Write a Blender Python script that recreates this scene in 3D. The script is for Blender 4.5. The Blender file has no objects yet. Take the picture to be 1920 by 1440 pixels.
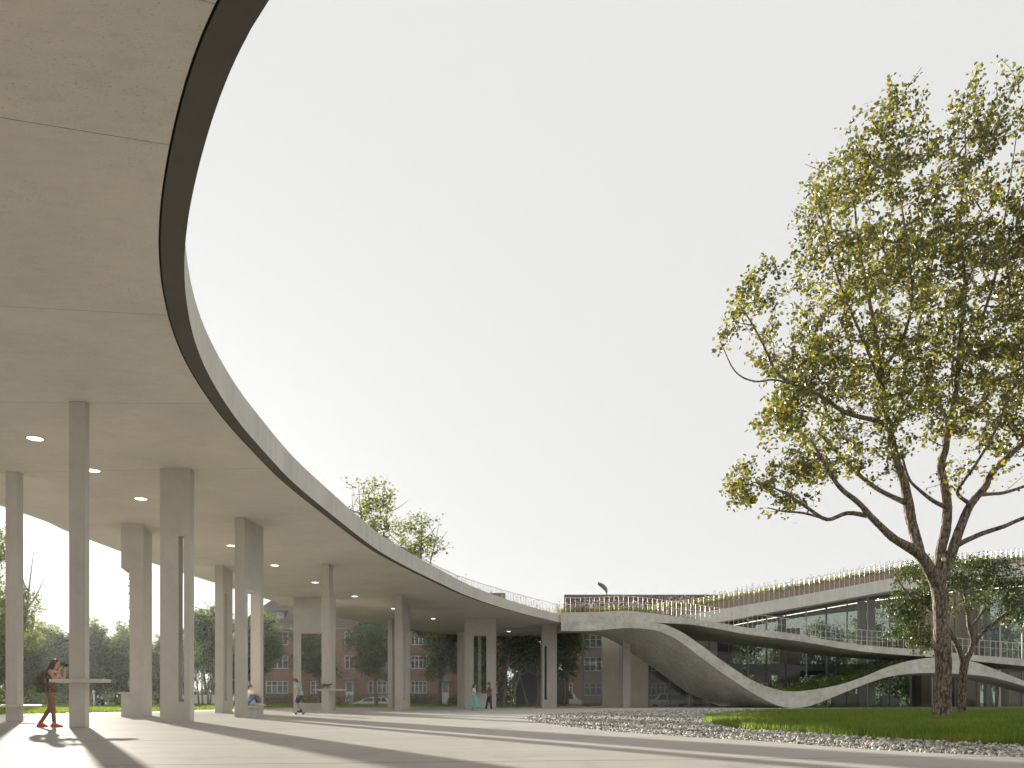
import bpy, bmesh, math, random
import numpy as np
from mathutils import Vector, Matrix
from mathutils.geometry import tessellate_polygon
R = math.radians
random.seed(7); rng = np.random.default_rng(11)
sc = bpy.context.scene
col = sc.collection

# ------------------------------------------------------------------ camera, sky, sun, exposure
FPX, CU, HV, EYE = 1600.0, 960.0, 1314.0, 0.62       # focal length (px of a 1920 wide frame), image centre, horizon row, eye height
cd = bpy.data.cameras.new('camera'); cam = bpy.data.objects.new('camera', cd); col.objects.link(cam)
cam.location = (0, 0, EYE); cam.rotation_euler = (R(90), 0, 0)
cd.sensor_width = 36; cd.lens = 36 * FPX / 1920; cd.shift_y = (HV - 720) / 1920
cd.clip_start = 0.1; cd.clip_end = 5000
sc.camera = cam
SUN_EL = R(9.0); SUN_DIR = Vector((-0.5425, 1.0, 0)).normalized()      # horizontal direction towards the sun
w = bpy.data.worlds.new('World'); sc.world = w; w.use_nodes = True
nt = w.node_tree; nt.nodes.clear()
out = nt.nodes.new('ShaderNodeOutputWorld'); bg = nt.nodes.new('ShaderNodeBackground')
sky = nt.nodes.new('ShaderNodeTexSky'); sky.sky_type = 'NISHITA'; sky.sun_disc = False
sky.sun_elevation = SUN_EL; sky.sun_rotation = math.atan2(SUN_DIR.x, SUN_DIR.y)
sky.dust_density = 6.0; sky.air_density = 1.0; sky.ozone_density = 1.0
hs = nt.nodes.new('ShaderNodeHueSaturation'); hs.inputs['Saturation'].default_value = 0.12
mx = nt.nodes.new('ShaderNodeMix'); mx.data_type = 'RGBA'; mx.inputs[0].default_value = 0.985    # thin bright overcast over the clear sky
mx.inputs[7].default_value = (2.36, 2.37, 2.33, 1)
nt.links.new(sky.outputs[0], hs.inputs['Color']); nt.links.new(hs.outputs[0], mx.inputs[6])
nt.links.new(mx.outputs[2], bg.inputs['Color']); bg.inputs['Strength'].default_value = 0.1
nt.links.new(bg.outputs[0], out.inputs['Surface'])
sl = bpy.data.lights.new('sun', 'SUN'); so = bpy.data.objects.new('sun', sl); col.objects.link(so)
sl.energy = 5.0; sl.angle = R(0.6); sl.color = (1.0, 0.93, 0.82)
sd = Vector((SUN_DIR.x * math.cos(SUN_EL), SUN_DIR.y * math.cos(SUN_EL), math.sin(SUN_EL)))
so.rotation_euler = sd.to_track_quat('Z', 'Y').to_euler(); so.location = (0, 0, 60)
sc.view_settings.view_transform = 'Standard'; sc.view_settings.look = 'None'
sc.view_settings.exposure = 1.75; sc.view_settings.gamma = 1.0; sc.view_settings.use_curve_mapping = False
sc.render.engine = 'CYCLES'; sc.cycles.use_denoising = True
sc.cycles.max_bounces = 8; sc.cycles.diffuse_bounces = 4; sc.cycles.transparent_max_bounces = 12
sc.cycles.volume_bounces = 0

def W(u, v, Y):            # a point seen at (u, v) of the photo, Y metres ahead
    return Vector(((u - CU) / FPX * Y, Y, EYE + (HV - v) / FPX * Y))
def GR(u, v):              # a point of the level ground
    Y = FPX * EYE / (v - HV); return Vector(((u - CU) / FPX * Y, Y, 0))
ZC = 7.5                   # underside of the canopy
def CE(u, v, z=ZC):
    Y = FPX * (z - EYE) / (HV - v); return Vector(((u - CU) / FPX * Y, Y, z))
def lerp(a, b, t): return a + (b - a) * t
def interp(pts, u):
    if u <= pts[0][0]: return pts[0][1]
    for (a, va), (b, vb) in zip(pts, pts[1:]):
        if u <= b: return va + (vb - va) * (u - a) / (b - a)
    return pts[-1][1]
def smooth_interp(pts, u):  # Catmull-Rom through (u, v) pairs
    n = len(pts)
    if u <= pts[0][0]: return pts[0][1]
    if u >= pts[-1][0]: return pts[-1][1]
    for i in range(n - 1):
        if u <= pts[i + 1][0]:
            x0, x1 = pts[i][0], pts[i + 1][0]; t = (u - x0) / (x1 - x0)
            def sl_(k):
                a, b = pts[max(k - 1, 0)], pts[min(k + 1, n - 1)]
                return (b[1] - a[1]) / (b[0] - a[0]) if b[0] != a[0] else 0
            m0, m1 = sl_(i) * (x1 - x0), sl_(i + 1) * (x1 - x0)
            p0, p1 = pts[i][1], pts[i + 1][1]
            return (2*t**3-3*t**2+1)*p0 + (t**3-2*t**2+t)*m0 + (-2*t**3+3*t**2)*p1 + (t**3-t**2)*m1
def spline(P, n):           # Catmull-Rom through vectors
    P = [Vector(p) for p in P]; P = [P[0]*2-P[1]] + P + [P[-1]*2-P[-2]]
    o = []; m = len(P) - 3
    for k in range(n):
        s = k / (n - 1) * m; i = min(int(s), m - 1); t = s - i
        a, b, c, d = P[i:i+4]
        o.append(0.5 * ((2*b) + (c-a)*t + (2*a-5*b+4*c-d)*t*t + (3*b-a-3*c+d)*t**3))
    return o

# ------------------------------------------------------------------ tagging and mesh helpers
def tag(o, label=None, cat=None, group=None, kind=None):
    if label: o['label'] = label
    if cat: o['category'] = cat
    if group: o['group'] = group
    if kind: o['kind'] = kind
    return o
BASE = {}
def thing(name, loc, label, cat, group=None):
    o = bpy.data.objects.new(name, None); col.objects.link(o); o.location = loc; o.empty_display_size = 0.2
    BASE[o.name] = Vector(loc); return tag(o, label, cat, group)
def base_of(o):
    while o.parent is not None: o = o.parent
    return BASE.get(o.name, Vector((0, 0, 0)))
def link_mesh(name, me, mats, parent=None, smooth=False):
    for m in (mats if isinstance(mats, (list, tuple)) else [mats]): me.materials.append(m)
    if smooth: me.polygons.foreach_set('use_smooth', np.ones(len(me.polygons), dtype=bool))
    o = bpy.data.objects.new(name, me); col.objects.link(o)
    if parent is not None: o.parent = parent
    return o
def copy_tree(o, parent=None):
    c = o.copy(); col.objects.link(c)
    if parent is not None: c.parent = parent
    for ch in list(o.children): copy_tree(ch, c)
    return c
def np_mesh(name, V, F, mats, parent=None, smooth=False, mi=None):
    V = np.asarray(V, dtype=np.float32); F = np.asarray(F, dtype=np.int32)
    if parent is not None: V = V - np.array(base_of(parent), dtype=np.float32)
    me = bpy.data.meshes.new(name); k = F.shape[1]
    me.vertices.add(len(V)); me.vertices.foreach_set('co', V.ravel())
    me.loops.add(F.size); me.loops.foreach_set('vertex_index', F.ravel())
    me.polygons.add(len(F)); me.polygons.foreach_set('loop_start', np.arange(0, F.size, k, dtype=np.int32))
    if mi is not None: me.polygons.foreach_set('material_index', np.asarray(mi, dtype=np.int32))
    me.update(calc_edges=True); me.validate()
    return link_mesh(name, me, mats, parent, smooth)
class MB:
    def __init__(s): s.v = []; s.f = []; s.m = []
    def quad(s, a, b, c, d, m=0):
        i = len(s.v); s.v += [tuple(a), tuple(b), tuple(c), tuple(d)]; s.f.append((i, i+1, i+2, i+3)); s.m.append(m); return s
    def tri(s, a, b, c, m=0):
        i = len(s.v); s.v += [tuple(a), tuple(b), tuple(c)]; s.f.append((i, i+1, i+2)); s.m.append(m); return s
    def hexa(s, p, m=0):      # 8 corners: bottom 4 ccw, top 4 ccw
        i = len(s.v); s.v += [tuple(q) for q in p]
        for f in ((0,3,2,1), (4,5,6,7), (0,1,5,4), (1,2,6,5), (2,3,7,6), (3,0,4,7)):
            s.f.append(tuple(i+k for k in f)); s.m.append(m)
        return s
    def box(s, x0, x1, y0, y1, z0, z1, m=0):
        return s.hexa([(x0,y0,z0),(x1,y0,z0),(x1,y1,z0),(x0,y1,z0),(x0,y0,z1),(x1,y0,z1),(x1,y1,z1),(x0,y1,z1)], m)
    def prism(s, poly, z0, z1, m=0):
        n = len(poly); i = len(s.v)
        s.v += [(p[0], p[1], z0) for p in poly] + [(p[0], p[1], z1) for p in poly]
        s.f.append(tuple(i+k for k in reversed(range(n)))); s.m.append(m)
        s.f.append(tuple(i+n+k for k in range(n))); s.m.append(m)
        for k in range(n):
            l = (k+1) % n; s.f.append((i+k, i+l, i+n+l, i+n+k)); s.m.append(m)
        return s
    def tube(s, pts, rad, n=8, m=0, cap=True, side=None, flat=None, round_end=False):
        pts = [Vector(p) for p in pts]; k = len(pts)
        if not hasattr(rad, '__len__'): rad = [rad] * k
        rad = list(rad)
        if round_end:
            d0 = (pts[0]-pts[1]).normalized(); d1 = (pts[-1]-pts[-2]).normalized()
            r0, r1 = rad[0], rad[-1]
            pts = [pts[0]+d0*r0*0.85, pts[0]+d0*r0*0.5] + pts + [pts[-1]+d1*r1*0.5, pts[-1]+d1*r1*0.85]
            rad = [r0*0.45, r0*0.85] + rad + [r1*0.85, r1*0.45]; k = len(pts)
            if flat: flat = [flat[0]]*2 + list(flat) + [flat[-1]]*2
        base = len(s.v); prev = None
        for j in range(k):
            d = (pts[min(j+1, k-1)] - pts[max(j-1, 0)]).normalized()
            if side is not None: a = Vector(side) - d * Vector(side).dot(d)
            elif prev is None: a = d.orthogonal()
            else: a = prev - d * prev.dot(d)
            if a.length < 1e-6: a = d.orthogonal()
            a.normalize(); prev = a; b = d.cross(a)
            fl = flat[j] if flat else 1.0
            for q in range(n):
                t = 2*math.pi*q/n
                s.v.append(tuple(pts[j] + a*(rad[j]*math.cos(t)) + b*(rad[j]*fl*math.sin(t))))
        for j in range(k-1):
            for q in range(n):
                r = (q+1) % n
                s.f.append((base+j*n+q, base+j*n+r, base+(j+1)*n+r, base+(j+1)*n+q)); s.m.append(m)
        if cap:
            s.f.append(tuple(base+q for q in reversed(range(n)))); s.m.append(m)
            s.f.append(tuple(base+(k-1)*n+q for q in range(n))); s.m.append(m)
        return s
    def ball(s, c, r, nu=12, nv=8, m=0, rot=None):
        if not hasattr(r, '__len__'): r = (r, r, r)
        base = len(s.v); c = Vector(c)
        def P(x, y, z):
            q = Vector((x*r[0], y*r[1], z*r[2]))
            if rot is not None: q = rot @ q
            return tuple(c + q)
        s.v.append(P(0, 0, -1))
        for j in range(1, nv):
            ph = -math.pi/2 + math.pi*j/nv
            for i in range(nu):
                th = 2*math.pi*i/nu; s.v.append(P(math.cos(ph)*math.cos(th), math.cos(ph)*math.sin(th), math.sin(ph)))
        s.v.append(P(0, 0, 1)); top = len(s.v)-1
        for i in range(nu):
            k = (i+1) % nu
            s.f.append((base, base+1+k, base+1+i)); s.m.append(m)
            s.f.append((top, top-nu+i, top-nu+k)); s.m.append(m)
            for j in range(nv-2):
                a = base+1+j*nu; s.f.append((a+i, a+k, a+nu+k, a+nu+i)); s.m.append(m)
        return s
    def lathe(s, prof, c=(0,0,0), n=20, m=0):
        c = Vector(c); base = len(s.v); k = len(prof)
        for (r, z) in prof:
            for q in range(n):
                t = 2*math.pi*q/n; s.v.append((c.x+r*math.cos(t), c.y+r*math.sin(t), c.z+z))
        for j in range(k-1):
            for q in range(n):
                r = (q+1) % n; s.f.append((base+j*n+q, base+j*n+r, base+(j+1)*n+r, base+(j+1)*n+q)); s.m.append(m)
        return s
    def mesh(s, name, off=(0, 0, 0)):
        me = bpy.data.meshes.new(name); o = Vector(off)
        me.from_pydata([(a-o.x, b-o.y, c-o.z) for a, b, c in s.v], [], s.f)
        me.polygons.foreach_set('material_index', s.m); me.update(); return me
    def build(s, name, mats, parent=None, smooth=False, bevel=0):
        me = s.mesh(name, base_of(parent) if parent is not None else (0, 0, 0))
        o = link_mesh(name, me, mats, parent, smooth)
        if bevel:
            b = o.modifiers.new('bevel', 'BEVEL'); b.width = bevel; b.segments = 2; b.limit_method = 'ANGLE'; b.angle_limit = R(40)
        return o

# ------------------------------------------------------------------ materials
class N:
    def __init__(s, name):
        s.m = bpy.data.materials.new(name); s.m.use_nodes = True; s.t = s.m.node_tree; s.t.nodes.clear()
        s.o = s.t.nodes.new('ShaderNodeOutputMaterial')
    def n(s, typ, **kw):
        x = s.t.nodes.new('ShaderNode' + typ)
        for k, v in kw.items(): setattr(x, k, v)
        return x
    def l(s, a, b): s.t.links.new(a, b)
    def pos(s): return s.n('NewGeometry').outputs['Position']
    def obj(s): return s.n('TexCoord').outputs['Object']
    def scaled(s, vec, sx, sy, sz):
        m = s.n('Mapping'); m.inputs['Scale'].default_value = (sx, sy, sz); s.l(vec, m.inputs['Vector']); return m.outputs[0]
    def noise(s, vec, scale, detail=4, rough=0.55):
        x = s.n('TexNoise'); x.inputs['Scale'].default_value = scale; x.inputs['Detail'].default_value = detail
        x.inputs['Roughness'].default_value = rough; s.l(vec, x.inputs['Vector']); return x.outputs['Fac']
    def ramp(s, fac, stops):
        x = s.n('ValToRGB'); e = x.color_ramp.elements
        while len(e) > 1: e.remove(e[-1])
        e[0].position = stops[0][0]; e[0].color = (*stops[0][1], 1) if len(stops[0][1]) == 3 else stops[0][1]
        for p, c in stops[1:]:
            q = e.new(p); q.color = (*c, 1)
        s.l(fac, x.inputs[0]); return x.outputs[0]
    def mix(s, fac, a, b, mode='MIX'):
        x = s.n('Mix', data_type='RGBA', blend_type=mode)
        for sock, val in ((x.inputs[0], fac), (x.inputs[6], a), (x.inputs[7], b)):
            if hasattr(val, 'is_output'): s.l(val, sock)
            elif hasattr(val, '__len__'): sock.default_value = (*val, 1) if len(val) == 3 else val
            else: sock.default_value = val
        return x.outputs[2]
    def math(s, op, a, b=None, c=None):
        x = s.n('Math', operation=op)
        for i, val in enumerate((a, b, c)):
            if val is None: continue
            if hasattr(val, 'is_output'): s.l(val, x.inputs[i])
            else: x.inputs[i].default_value = val
        return x.outputs[0]
    def bsdf(s, color, rough=0.7, metal=0.0, bump=None, bs=0.2, bd=0.02, spec=0.5):
        p = s.n('BsdfPrincipled')
        for sock, val in ((p.inputs['Base Color'], color), (p.inputs['Roughness'], rough)):
            if hasattr(val, 'is_output'): s.l(val, sock)
            elif hasattr(val, '__len__'): sock.default_value = (*val, 1)
            else: sock.default_value = val
        p.inputs['Metallic'].default_value = metal; p.inputs['Specular IOR Level'].default_value = spec
        if bump is not None:
            b = s.n('Bump'); b.inputs['Strength'].default_value = bs; b.inputs['Distance'].default_value = bd
            s.l(bump, b.inputs['Height']); s.l(b.outputs[0], p.inputs['Normal'])
        s.l(p.outputs[0], s.o.inputs['Surface']); return p
def plain(name, c, rough=0.6, metal=0.0, var=0.12, scale=6.0, spec=0.5):
    k = N(name); f = k.noise(k.obj(), scale)
    d = tuple(x*(1-var) for x in c); e = tuple(min(1, x*(1+var)) for x in c)
    k.bsdf(k.ramp(f, [(0.3, d), (0.7, e)]), rough, metal, f, 0.08, 0.01, spec); return k.m
def concrete(name, c, blotch=0.10, pits=0.0, stretch=(1, 1, 1), rough=0.75, grain=0.07, pit_scale=9.0, stain=0.0, bs=0.25, spec=0.35):
    k = N(name); p = k.pos()
    big = k.noise(p, 0.45, 5, 0.6); mid = k.noise(k.scaled(p, *stretch), 2.6, 6, 0.65); fine = k.noise(p, 46, 3, 0.7)
    a = tuple(x*(1-blotch) for x in c); b = tuple(x*(1+blotch) for x in c)
    colr = k.ramp(big, [(0.3, a), (0.7, b)])
    colr = k.mix(1.0, colr, k.ramp(mid, [(0.25, (1-grain*1.5,)*3), (0.5, (1, 1, 1)), (0.8, (1+grain,)*3)]), 'MULTIPLY')
    colr = k.mix(1.0, colr, k.ramp(fine, [(0.3, (1-grain,)*3), (0.7, (1+grain*0.6,)*3)]), 'MULTIPLY')
    h = k.math('ADD', k.math('MULTIPLY', mid, 0.6), k.math('MULTIPLY', fine, 0.4))
    if stain:      # rain streaks running down vertical faces
        st = k.noise(k.scaled(p, 2.2, 2.2, 0.12), 1.6, 5, 0.6)
        colr = k.mix(1.0, colr, k.ramp(st, [(0.35, (1-stain,)*3), (0.6, (1, 1, 1))]), 'MULTIPLY')
    if pits:
        q = k.noise(k.scaled(p, *stretch), pit_scale, 3, 0.6); dens = k.noise(p, 0.8, 3)
        mask = k.math('MULTIPLY', k.ramp(q, [(0.60, (0,)*3), (0.67, (1,)*3)]), k.ramp(dens, [(0.35, (0.15,)*3), (0.65, (1,)*3)]))
        colr = k.mix(k.math('MULTIPLY', mask, pits), colr, tuple(x*0.35 for x in c))
        h = k.math('SUBTRACT', h, k.math('MULTIPLY', mask, 1.2))
    k.bsdf(colr, rough, 0, h, bs, 0.012, spec); return k.m
M = {}
M['soffit'] = concrete('soffit_concrete', (0.68, 0.635, 0.56), 0.07, 0.7, (0.8, 2.0, 2.0), 0.72, 0.06, 21.0)
M['fascia'] = concrete('fascia_concrete', (0.65, 0.63, 0.57), 0.08, 0.0, (1.4, 1.4, 0.35), 0.8, 0.05, stain=0.10)
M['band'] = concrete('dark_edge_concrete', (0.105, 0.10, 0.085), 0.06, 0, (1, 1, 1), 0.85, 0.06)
M['joint'] = plain('joint_dark', (0.03, 0.03, 0.027), 0.9)
M['column'] = concrete('column_concrete', (0.52, 0.49, 0.44), 0.07, 0.25, (1, 1, 1), 0.75, 0.06, 30.0)
M['wave'] = concrete('rough_concrete', (0.62, 0.60, 0.53), 0.17, 0.4, (1, 1, 1), 0.85, 0.2, 11.0, bs=0.5)
M['panel'] = concrete('wall_panel_concrete', (0.60, 0.55, 0.44), 0.08, 0.15, (1, 1, 0.4), 0.8, 0.07, 10)
M['shelf'] = concrete('shelf_terrazzo', (0.58, 0.53, 0.45), 0.05, 0, (1, 1, 1), 0.45, 0.05)
def plaza_mat():
    k = N('paving_concrete'); p = k.pos(); x = k.n('SeparateXYZ'); k.l(p, x.inputs[0])
    big = k.noise(p, 0.22, 5, 0.6); mid = k.noise(k.scaled(p, 0.4, 2.6, 1), 1.6, 6, 0.65); fine = k.noise(p, 60, 3, 0.7)
    c = k.ramp(big, [(0.3, (0.40, 0.375, 0.34)), (0.7, (0.465, 0.44, 0.40))])
    c = k.mix(1.0, c, k.ramp(mid, [(0.25, (0.86,)*3), (0.6, (1.02,)*3)]), 'MULTIPLY')
    c = k.mix(1.0, c, k.ramp(fine, [(0.3, (0.94,)*3), (0.7, (1.04,)*3)]), 'MULTIPLY')
    d = k.math('SUBTRACT', k.math('SUBTRACT', x.outputs[1], k.math('MULTIPLY', x.outputs[0], 0.14)), 8.75)
    f = k.math('ABSOLUTE', k.math('SUBTRACT', k.math('FLOORED_MODULO', k.math('ADD', d, 2.7), 5.4), 2.7))
    ln = k.math('LESS_THAN', f, 0.02)
    c = k.mix(k.math('MULTIPLY', ln, 0.85), c, (0.07, 0.06, 0.05))
    rg = k.n('MapRange'); k.l(mid, rg.inputs[0]); rg.inputs[3].default_value = 0.5; rg.inputs[4].default_value = 0.7
    st = k.noise(k.scaled(p, 1.2, 0.5, 1), 0.9, 6, 0.7); c = k.mix(1.0, c, k.ramp(st, [(0.30, (0.84, 0.83, 0.81)), (0.45, (1, 1, 1))]), 'MULTIPLY')
    b = k.n('Bump'); b.inputs['Strength'].default_value = 0.12; b.inputs['Distance'].default_value = 0.006
    k.l(k.math('ADD', k.math('MULTIPLY', fine, 0.3), mid), b.inputs['Height'])
    df = k.n('BsdfDiffuse'); k.l(c, df.inputs['Color']); k.l(b.outputs[0], df.inputs['Normal']); gl = k.n('BsdfGlossy'); k.l(rg.outputs[0], gl.inputs['Roughness']); k.l(b.outputs[0], gl.inputs['Normal'])
    ms = k.n('MixShader'); ms.inputs[0].default_value = 0.035; k.l(df.outputs[0], ms.inputs[1]); k.l(gl.outputs[0], ms.inputs[2]); k.l(ms.outputs[0], k.o.inputs['Surface']); return k.m
M['plaza'] = plaza_mat()
def island_mat(name, stops, rough=0.8, trans=0.0, spec=0.3, tint=None):
    k = N(name); g = k.n('NewGeometry'); c = k.ramp(g.outputs['Random Per Island'], stops)
    if name == 'grass_blade':
        c = k.mix(k.ramp(k.noise(g.outputs['Position'], 0.55, 4, 0.6), [(0.42, (0,)*3), (0.68, (0.75,)*3)]), c, (0.21, 0.20, 0.045))
    if trans:
        cl = k.noise(g.outputs['Position'], 0.55, 2)
        c = k.mix(1.0, c, k.ramp(cl, [(0.35, (0.75, 0.8, 0.7)), (0.65, (1.2, 1.15, 1.1))]), 'MULTIPLY')
        p = k.n('BsdfPrincipled'); k.l(c, p.inputs['Base Color']); p.inputs['Roughness'].default_value = rough
        p.inputs['Specular IOR Level'].default_value = spec
        t = k.n('BsdfTranslucent'); k.l(k.mix(1.0, c, tint or (1.5, 1.35, 0.7), 'MULTIPLY'), t.inputs['Color'])
        m = k.n('MixShader'); m.inputs[0].default_value = trans
        k.l(p.outputs[0], m.inputs[1]); k.l(t.outputs[0], m.inputs[2]); k.l(m.outputs[0], k.o.inputs['Surface'])
    else: k.bsdf(c, rough, 0, None, spec=spec)
    return k.m
M['stone'] = island_mat('pebble', [(0.0, (0.09, 0.085, 0.075)), (0.3, (0.24, 0.225, 0.195)), (0.7, (0.42, 0.39, 0.34)), (1.0, (0.66, 0.63, 0.57))], 0.7)
M['leaf'] = island_mat('autumn_leaf', [(0.0, (0.058, 0.076, 0.014)), (0.5, (0.110, 0.120, 0.024)), (0.85, (0.20, 0.185, 0.040)), (0.97, (0.29, 0.24, 0.045)), (1.0, (0.38, 0.24, 0.04))], 0.36, 0.38, 0.5, (1.6, 1.5, 0.65))
M['leaf_dark'] = island_mat('dark_leaf', [(0.0, (0.022, 0.040, 0.012)), (0.6, (0.048, 0.075, 0.020)), (1.0, (0.11, 0.125, 0.03))], 0.45, 0.35, 0.35, (1.6, 1.6, 0.6))
M['leaf_mid'] = island_mat('park_leaf', [(0.0, (0.036, 0.066, 0.018)), (0.6, (0.072, 0.115, 0.030)), (1.0, (0.17, 0.20, 0.055))], 0.55, 0.35, 0.3, (1.7, 1.6, 0.7))
M['leaf_pale'] = island_mat('pale_leaf', [(0.0, (0.070, 0.105, 0.034)), (0.6, (0.13, 0.175, 0.055)), (1.0, (0.26, 0.29, 0.10))], 0.5, 0.4, 0.3, (1.6, 1.5, 0.8))
M['ivy'] = island_mat('ivy_leaf', [(0.0, (0.030, 0.062, 0.018)), (0.7, (0.075, 0.13, 0.034)), (1.0, (0.26, 0.29, 0.18))], 0.5, 0.25, 0.4)
M['grass'] = island_mat('grass_blade', [(0.0, (0.070, 0.14, 0.02)), (0.6, (0.135, 0.235, 0.034)), (1.0, (0.25, 0.31, 0.06))], 0.6, 0.35, 0.25, (1.4, 1.4, 0.6))
M['roofgrass'] = island_mat('roof_grass', [(0.0, (0.09, 0.11, 0.04)), (0.6, (0.16, 0.18, 0.07)), (1.0, (0.30, 0.29, 0.15))], 0.6, 0.4, 0.25)
M['flower'] = island_mat('meadow_flower', [(0.0, (0.42, 0.36, 0.48)), (0.6, (0.55, 0.50, 0.58)), (1.0, (0.75, 0.72, 0.72))], 0.7)
def lawn_mat(name, a, b, c3):
    k = N(name); p = k.pos(); f = k.noise(p, 0.5, 5); g = k.noise(p, 22, 4, 0.7)
    c = k.ramp(f, [(0.3, a), (0.7, b)]); c = k.mix(k.ramp(g, [(0.35, (0,)*3), (0.8, (1,)*3)]), c, c3)
    k.bsdf(c, 0.9, 0, g, 0.8, 0.05, 0.15); return k.m
M['lawn'] = lawn_mat('lawn_soil', (0.035, 0.06, 0.014), (0.06, 0.09, 0.02), (0.08, 0.11, 0.03))
M['farlawn'] = lawn_mat('park_grass', (0.09, 0.13, 0.03), (0.13, 0.165, 0.04), (0.19, 0.20, 0.06))
M['earth'] = lawn_mat('rough_ground', (0.06, 0.075, 0.03), (0.09, 0.10, 0.045), (0.11, 0.10, 0.06))
M['asphalt'] = plain('asphalt', (0.055, 0.055, 0.055), 0.85, var=0.2, scale=30)
M['gravelbase'] = plain('gravel_bed', (0.15, 0.14, 0.12), 0.9, var=0.3, scale=30)
M['kerb'] = concrete('kerb_concrete', (0.22, 0.19, 0.15), 0.05)
def bark_mat(name, a, b, c3, sc_=9.0):
    k = N(name); p = k.obj(); v = k.n('TexVoronoi'); v.inputs['Scale'].default_value = sc_
    q = k.scaled(p, 1, 1, 0.32); wv = k.noise(p, 3.0, 3)
    add = k.n('VectorMath', operation='ADD'); k.l(q, add.inputs[0]); k.l(k.math('MULTIPLY', wv, 0.25), add.inputs[1]); k.l(add.outputs[0], v.inputs['Vector'])
    n2 = k.noise(k.scaled(p, 1, 1, 0.3), 22, 5, 0.7)
    h = k.math('ADD', k.math('MULTIPLY', v.outputs['Distance'], 0.8), k.math('MULTIPLY', n2, 0.7))
    c = k.ramp(h, [(0.35, a), (0.62, b), (0.95, c3)])
    k.bsdf(c, 0.9, 0, h, 1.0, 0.05, 0.2); return k.m
M['bark'] = bark_mat('flaking_bark', (0.36, 0.295, 0.23), (0.25, 0.20, 0.15), (0.07, 0.053, 0.04), 15.0)
M['twig'] = plain('twig_bark', (0.17, 0.13, 0.095), 0.85, var=0.3, scale=14)
M['bark_pale'] = plain('pale_bark', (0.33, 0.30, 0.26), 0.85, var=0.35, scale=9)
M['cutwood'] = plain('cut_wood', (0.62, 0.47, 0.24), 0.8)
def brick_mat():
    k = N('brick'); p = k.pos(); x = k.n('SeparateXYZ'); k.l(p, x.inputs[0]); cb = k.n('CombineXYZ')
    k.l(k.math('ADD', x.outputs[0], x.outputs[1]), cb.inputs[0]); k.l(x.outputs[2], cb.inputs[1])
    b = k.n('TexBrick'); k.l(cb.outputs[0], b.inputs['Vector']); b.inputs['Scale'].default_value = 1.0
    b.inputs['Brick Width'].default_value = 0.24; b.inputs['Row Height'].default_value = 0.078; b.inputs['Mortar Size'].default_value = 0.008
    b.inputs['Color1'].default_value = (0.25, 0.145, 0.10, 1); b.inputs['Color2'].default_value = (0.33, 0.195, 0.135, 1); b.inputs['Mortar'].default_value = (0.30, 0.24, 0.19, 1)
    n = k.noise(p, 0.5, 5); c = k.mix(1.0, b.outputs['Color'], k.ramp(n, [(0.3, (0.8,)*3), (0.7, (1.15,)*3)]), 'MULTIPLY')
    k.bsdf(c, 0.9, 0, b.outputs['Fac'], -0.3, 0.01, 0.2); return k.m
M['brick'] = brick_mat()
def tile_mat():
    k = N('roof_tile'); p = k.pos(); x = k.n('SeparateXYZ'); k.l(p, x.inputs[0])
    cb = k.n('CombineXYZ'); k.l(k.math('ADD', x.outputs[0], x.outputs[1]), cb.inputs[0]); k.l(x.outputs[2], cb.inputs[1])
    b = k.n('TexBrick'); k.l(cb.outputs[0], b.inputs['Vector']); b.inputs['Scale'].default_value = 1.0
    b.inputs['Brick Width'].default_value = 0.34; b.inputs['Row Height'].default_value = 0.30; b.inputs['Mortar Size'].default_value = 0.045
    b.inputs['Color1'].default_value = (0.145, 0.105, 0.085, 1); b.inputs['Color2'].default_value = (0.20, 0.145, 0.115, 1); b.inputs['Mortar'].default_value = (0.06, 0.045, 0.04, 1)
    n = k.noise(p, 0.8, 4); c = k.mix(1.0, b.outputs['Color'], k.ramp(n, [(0.3, (0.75,)*3), (0.7, (1.2,)*3)]), 'MULTIPLY')
    k.bsdf(c, 0.85, 0, b.outputs['Fac'], -0.6, 0.04, 0.2); return k.m
M['tile'] = tile_mat()
def timber_mat(name, a, b, wx=3.0):
    k = N(name); p = k.pos(); g = k.noise(k.scaled(p, 3.5, 3.5, 0.12), 2.2, 6, 0.7); x = k.n('SeparateXYZ'); k.l(p, x.inputs[0])
    ln = k.math('LESS_THAN', k.math('FLOORED_MODULO', k.math('ADD', x.outputs[0], x.outputs[1]), 0.42), 0.02)
    c = k.ramp(g, [(0.3, a), (0.7, b)]); c = k.mix(k.math('MULTIPLY', ln, 0.6), c, tuple(q*0.3 for q in a))
    k.bsdf(c, 0.6, 0, g, 0.1, 0.01); return k.m
M['timber'] = timber_mat('timber_panel', (0.44, 0.33, 0.22), (0.58, 0.445, 0.31))
M['planter'] = timber_mat('planter_board', (0.24, 0.165, 0.125), (0.33, 0.235, 0.18))
M['rail'] = plain('rail_metal', (0.74, 0.70, 0.60), 0.45, 0.3, var=0.05)
M['mullion'] = plain('mullion_metal', (0.16, 0.155, 0.14), 0.45, 0.4, var=0.08)
M['mullion_pale'] = plain('pale_mullion', (0.42, 0.40, 0.36), 0.5, 0.2, var=0.08)
M['white'] = plain('white_paint', (0.72, 0.71, 0.68), 0.5, var=0.05)
M['stonetrim'] = plain('stone_trim', (0.30, 0.27, 0.24), 0.8)
M['dark'] = plain('dark_grey', (0.03, 0.03, 0.032), 0.6)
M['interior'] = plain('interior_dark', (0.16, 0.15, 0.14), 0.8)
M['ceiling'] = plain('interior_ceiling', (0.45, 0.43, 0.40), 0.8)
M['shed'] = plain('shed_cladding', (0.10, 0.10, 0.105), 0.75)
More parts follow.
